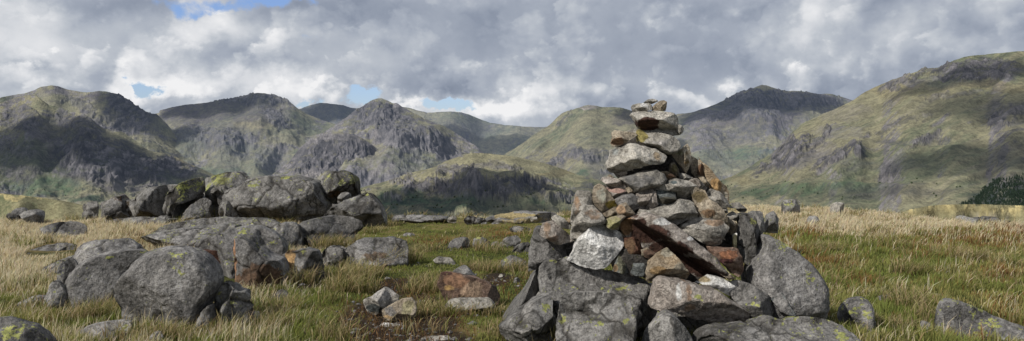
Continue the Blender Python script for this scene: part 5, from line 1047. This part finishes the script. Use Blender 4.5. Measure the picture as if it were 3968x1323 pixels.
def zones(X, Y):
    P = np.stack([X, Y, ground_z(X, Y)], -1)
    px, py = proj(P)
    n1 = fbm2(X / 1.5, Y / 1.5, 4, 201); n2 = fbm2(X / .45, Y / .45, 3, 211); n3 = fbm2(X / 3.2 + 5, Y / 3.2, 3, 221)
    left = sstep(1500, 900, px); right = sstep(2300, 2800, px); mid = 1 - np.maximum(left, right)
    s_r = sstep(13.2, 17.0, Y + 3.0 * n1 + 1.2 * n2) + .16 * sstep(-.05, .4, n2 + .4 * n1)
    s_l = .25 + .65 * sstep(8.5, 11.5, Y + 2.5 * n1) + .35 * n2
    s_m = sstep(17.5, 20.0, Y + 1.6 * n1 + 1.2 * n2) * .85 - .02 + .22 * n2
    straw = left * s_l + right * s_r + mid * s_m
    straw = np.maximum(straw, .95 * ell(px, py, [(100, 870, 240, 70, 1), (330, 900, 180, 50, 1), (60, 1010, 130, 110, 1), (520, 870, 100, 40, .8), (620, 860, 120, 40, .8), (180, 1000, 80, 60, .9), (1400, 850, 90, 20, .6)]))
    straw = np.where(ell(px, py, [(200, 1230, 260, 70, 1), (90, 940, 60, 25, .8), (1180, 1240, 220, 90, .9)]) > .45, straw * .3, straw)
    rust = ell(px, py, [(3800, 935, 260, 36, 1.0), (3940, 910, 110, 36, 1.1), (3190, 1030, 110, 30, .9), (3340, 1098, 80, 22, .9), (3110, 905, 110, 26, .8), (575, 935, 75, 28, 1.0), (1950, 905, 70, 22, .8), (1700, 940, 100, 20, .7), (3890, 1070, 90, 30, .7), (3600, 985, 120, 20, .5), (3010, 960, 70, 40, .6), (2010, 1130, 60, 40, .5), (1600, 1180, 200, 40, .4), (3450, 900, 120, 14, .4)])
    rust = np.clip(.85 * rust + .36 * sstep(.12, .45, n3 + .5 * n2) * right * sstep(19, 13, Y), 0, 1) * (.75 + .5 * n2)
    dirt = sstep(.25, .5, ell(px, py, DIRT) + .3 * n2)
    dens = 1 - dirt * .96
    short = mid * sstep(19, 16, Y) * (1 - .5 * left)
    return P, px, py, np.clip(straw, 0, 1), np.clip(rust, 0, 1), dens, short, n1, n2

X, Y = sample(700000, 5.2, 27, 1.35)
ok = (Y < edge(X) + 2.0)
X, Y = X[ok], Y[ok]
ok = ~blocked(X, Y); X, Y = X[ok], Y[ok]
P, px, py, straw, rust, dens, short, n1, n2 = zones(X, Y)
clump = sstep(-.35, .25, fbm2(X / .22, Y / .22, 2, 231) + .25)
ok = rng.random(len(X)) < dens * (.45 + .55 * clump)
P, straw, rust, short, n1, n2, px, py = P[ok], straw[ok], rust[ok], short[ok], n1[ok], n2[ok], px[ok], py[ok]
u = rng.random(len(P))
is_r = u < rust * .85
is_s = ~is_r & (rng.random(len(P)) < straw)
is_g = ~is_r & ~is_s
BARE = [(330, 985, 260, 45, 1), (160, 1000, 130, 40, .9), (560, 930, 130, 26, .7), (230, 900, 120, 45, .8), (1000, 1080, 200, 60, .6), (1750, 830, 420, 40, .8), (3000, 800, 200, 16, .5)]
hmod = (1 - .6 * ell(px, py, BARE)) * (1 - .4 * sstep(13, 19, P[:, 1])) * (.55 + 1.05 * sstep(-.4, .5, fbm2(P[:, 0] / .42, P[:, 1] / .42, 2, 241)))
wd = lambda m: (.0034 + .00052 * P[m, 1]) * rng.uniform(.7, 1.3, m.sum())
def jit(c, n, s=.18): return np.array(c)[None] * (1 + s * rng.normal(0, 1, (n, 1))) * (1 + .06 * rng.normal(0, 1, (n, 3)))
m = is_s; n = m.sum(); t = rng.random((n, 1))
h = rng.uniform(.07, .19, n) * hmod[m] * (1 - .68 * short[m])
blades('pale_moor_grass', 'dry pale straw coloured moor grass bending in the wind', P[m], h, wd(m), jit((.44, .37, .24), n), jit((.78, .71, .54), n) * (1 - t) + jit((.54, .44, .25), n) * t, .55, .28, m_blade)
m = is_g; n = m.sum(); t = rng.random((n, 1))
h = rng.uniform(.035, .11, n) * hmod[m] * (1 - .62 * short[m])
yel = (sstep(-.2, .4, n1[m] + .5 * n2[m]) * (1 - .55 * short[m]))[:, None]
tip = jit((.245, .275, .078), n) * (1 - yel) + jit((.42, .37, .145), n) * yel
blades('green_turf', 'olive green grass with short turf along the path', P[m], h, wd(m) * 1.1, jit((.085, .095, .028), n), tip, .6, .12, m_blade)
m = is_r; n = m.sum()
h = rng.uniform(.05, .13, n) * hmod[m] * (1 - .5 * short[m])
blades('rust_brown_grass', 'rust brown deer grass in patches among the green', P[m], h, wd(m), jit((.085, .042, .018), n), jit((.30, .17, .072), n), .5, .15, m_blade)

# longer tussocks that hang round the feet of the boulders and out of cracks
TU = [('E', 800, 700, 90, .30), ('E', 720, 690, 60, .26), ('E', 880, 690, 70, .28), ('E', 640, 640, 50, .26), ('E', 960, 660, 40, .24), ('E', 1300, 850, 110, .34), ('E', 1380, 830, 100, .34), ('E', 1240, 860, 80, .26), ('E', 1450, 800, 60, .26), ('E', 1520, 730, 50, .2), ('E', 920, 850, 60, .2), ('E', 1010, 870, 50, .2),
      ('F', 960, 440, 90, .28), ('F', 1060, 400, 60, .24), ('F', 1440, 420, 120, .30), ('F', 1520, 380, 90, .28), ('F', 1380, 500, 90, .24), ('F', 1480, 500, 80, .26), ('F', 790, 640, 60, .22), ('F', 700, 700, 70, .20), ('F', 660, 790, 70, .18), ('F', 820, 760, 60, .16), ('F', 100, 850, 40, .16),
      ('G', 760, 430, 110, .24), ('G', 790, 390, 80, .22), ('G', 700, 450, 60, .22), ('G', 790, 600, 90, .20), ('G', 840, 640, 80, .18), ('G', 1000, 630, 70, .16), ('G', 1160, 640, 60, .16), ('G', 1180, 290, 60, .18), ('G', 1240, 300, 50, .16), ('G', 690, 800, 25, .2), ('G', 560, 730, 6, .2), ('G', 1480, 850, 80, .18), ('G', 1560, 860, 80, .18), ('G', 1640, 840, 60, .16),
      ('I', 430, 740, 90, .22), ('I', 520, 720, 80, .24), ('I', 480, 690, 50, .2), ('I', 620, 850, 70, .20), ('I', 680, 855, 60, .20), ('I', 760, 850, 50, .16), ('I', 300, 760, 70, .2), ('I', 90, 740, 40, .22), ('I', 280, 700, 50, .2), ('I', 880, 850, 60, .18), ('I', 950, 860, 60, .16), ('I', 1170, 820, 60, .18),
      ('D', 1150, 470, 60, .42), ('D', 1110, 460, 50, .36), ('D', 880, 520, 50, .3), ('D', 960, 500, 50, .3), ('D', 200, 420, 60, .36), ('D', 640, 640, 60, .2), ('E', 1190, 430, 60, .3), ('E', 1120, 450, 60, .3), ('E', 450, 500, 40, .3), ('E', 380, 510, 30, .24),
      ('J', 850, 690, 90, .26), ('J', 820, 660, 60, .24), ('J', 1020, 730, 70, .2), ('J', 1000, 770, 60, .2), ('J', 690, 800, 80, .16), ('J', 900, 830, 80, .16), ('J', 430, 700, 60, .2), ('J', 350, 640, 60, .2), ('J', 1180, 440, 140, .28), ('J', 850, 500, 120, .26), ('J', 1050, 410, 90, .24), ('J', 400, 390, 90, .24), ('J', 700, 300, 90, .26), ('J', 1380, 470, 70, .24),
      ('H', 700, 400, 50, .22), ('H', 690, 330, 30, .24), ('H', 830, 420, 50, .2), ('H', 760, 600, 60, .22), ('H', 1050, 600, 60, .22), ('H', 1120, 580, 60, .2), ('H', 300, 410, 50, .16), ('H', 40, 215, 40, .18), ('C', 380, 860, 80, .2), ('C', 300, 850, 60, .18), ('C', 200, 840, 60, .18), ('C', 120, 800, 40, .16)]
BB, HH = [], []
for (v, x, y, cnt, hh_) in TU:
    x0, y0, k = VIEWS[v]; sx_, sy_ = x0 + x / k, y0 + y / k
    Yb = EYE * FPX / max(sy_ - HOR, 40)
    c = unproj(sx_, sy_, Yb)
    cnt = int(cnt * 2.2)
    rad = .05 + .10 * rng.random(cnt) ** .7; an = rng.uniform(0, 2 * math.pi, cnt)
    p = np.stack([c[0] + rad * np.cos(an) * 1.6, Yb + rad * np.sin(an), 0 * an], -1); p[:, 2] = ground_z(p[:, 0], p[:, 1])
    BB.append(p); HH.append(hh_ * rng.uniform(.5, 1.15, cnt))
# plus many random small tussocks
for i in range(620):
    Yb = rng.uniform(6.2, 21); xb = rng.uniform(-1, 1) * (.66 * Yb)
    if blocked(np.array([xb]), np.array([Yb]))[0]: continue
    a, b = proj(np.array([xb, Yb, 0.0]))
    if ell(np.array([a]), np.array([b]), DIRT)[0] > .35: continue
    if 1500 < a < 2300 and Yb < 17 and rng.random() < .75: continue
    cnt = int(rng.uniform(14, 46)); hh_ = rng.uniform(.13, .27)
    rad = .03 + .09 * rng.random(cnt); an = rng.uniform(0, 2 * math.pi, cnt)
    p = np.stack([xb + rad * np.cos(an) * 1.5, Yb + rad * np.sin(an), 0 * an], -1); p[:, 2] = ground_z(p[:, 0], p[:, 1])
    BB.append(p); HH.append(hh_ * rng.uniform(.5, 1.15, cnt))
B = np.concatenate(BB); h = np.concatenate(HH); n = len(B)
g = (rng.random(n) < .35)[:, None]
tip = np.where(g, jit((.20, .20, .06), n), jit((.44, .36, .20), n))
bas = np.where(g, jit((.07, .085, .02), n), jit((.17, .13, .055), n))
blades('tussock_grass', 'long bleached tussock blades arching round the feet of the boulders', B, h, (.0038 + .00052 * B[:, 1]) * rng.uniform(.7, 1.2, n), bas, tip, 1.0, .22, m_blade)

# dead stalks and crumbs of peat lying in the bare hollow
DS = []
while len(DS) < 1500:
    x = rng.uniform(-2.2, .6); y = rng.uniform(6.3, 9.5); a, b = proj(np.array([x, y, 0.0]))
    if ell(np.array([a]), np.array([b]), DIRT)[0] > .3: DS.append((x, y))
B = np.array([(x, y, float(ground_z(x, y)) + .012) for x, y in DS]); n = len(B)
blades('dead_grass_litter', 'brown dead stalks lying on the bare peat of the path', B, rng.uniform(.03, .10, n), rng.uniform(.004, .008, n), jit((.09, .05, .025), n, .4), jit((.24, .15, .075), n, .4), 2.4, 0.0, m_blade)

# grit and chippings around the cairn, the path and the feet of the rocks
CH = []
while len(CH) < 850:
    if rng.random() < .5:
        x, y = rng.uniform(-2.6, 1.0), rng.uniform(6.3, 11)
        a, b = proj(np.array([x, y, 0.0]))
        if ell(np.array([a]), np.array([b]), DIRT)[0] < .12 and rng.random() > .05: continue
    else:
        k = ROCKS[rng.integers(0, len(ROCKS))]
        if k[5] > .25: continue
        x = k[0] + rng.normal(0, .6) * k[2] * 1.2; y = k[1] - k[3] * rng.uniform(.5, 1.3) - rng.uniform(0, .15)
    if y < 6 or y > 16: continue
    CH.append((x, y, float(ground_z(x, y))))
P = np.array(CH); r0 = rng.gamma(2.0, .007, len(P)).clip(.006, .05)
oc_ = np.array([[1, 0, .2], [0, 1, .3], [-1, 0, .2], [0, -1, .25], [.15, .1, .75], [0, 0, -.6]])
tv = P[:, None] + oc_[None] * r0[:, None, None] * rng.uniform(.6, 1.4, (len(P), 6, 3))
ft = np.array([[0, 1, 4], [1, 2, 4], [2, 3, 4], [3, 0, 4], [1, 0, 5], [2, 1, 5], [3, 2, 5], [0, 3, 5]])
me = mesh_np('gravel', tv.reshape(-1, 3), None, (ft[None] + (np.arange(len(P)) * 6)[:, None, None]).reshape(-1, 3), False)
attr_f(me, 'crack', np.zeros(len(P) * 6)); attr_f(me, 'lichen', np.zeros(len(P) * 6)); attr_c(me, 'tint', np.zeros((len(P) * 6, 4)))
tag(link('gravel', me, rock_mat('boulder')), 'grit and small chippings on the peat and round the rocks', 'gravel', kind='stuff')
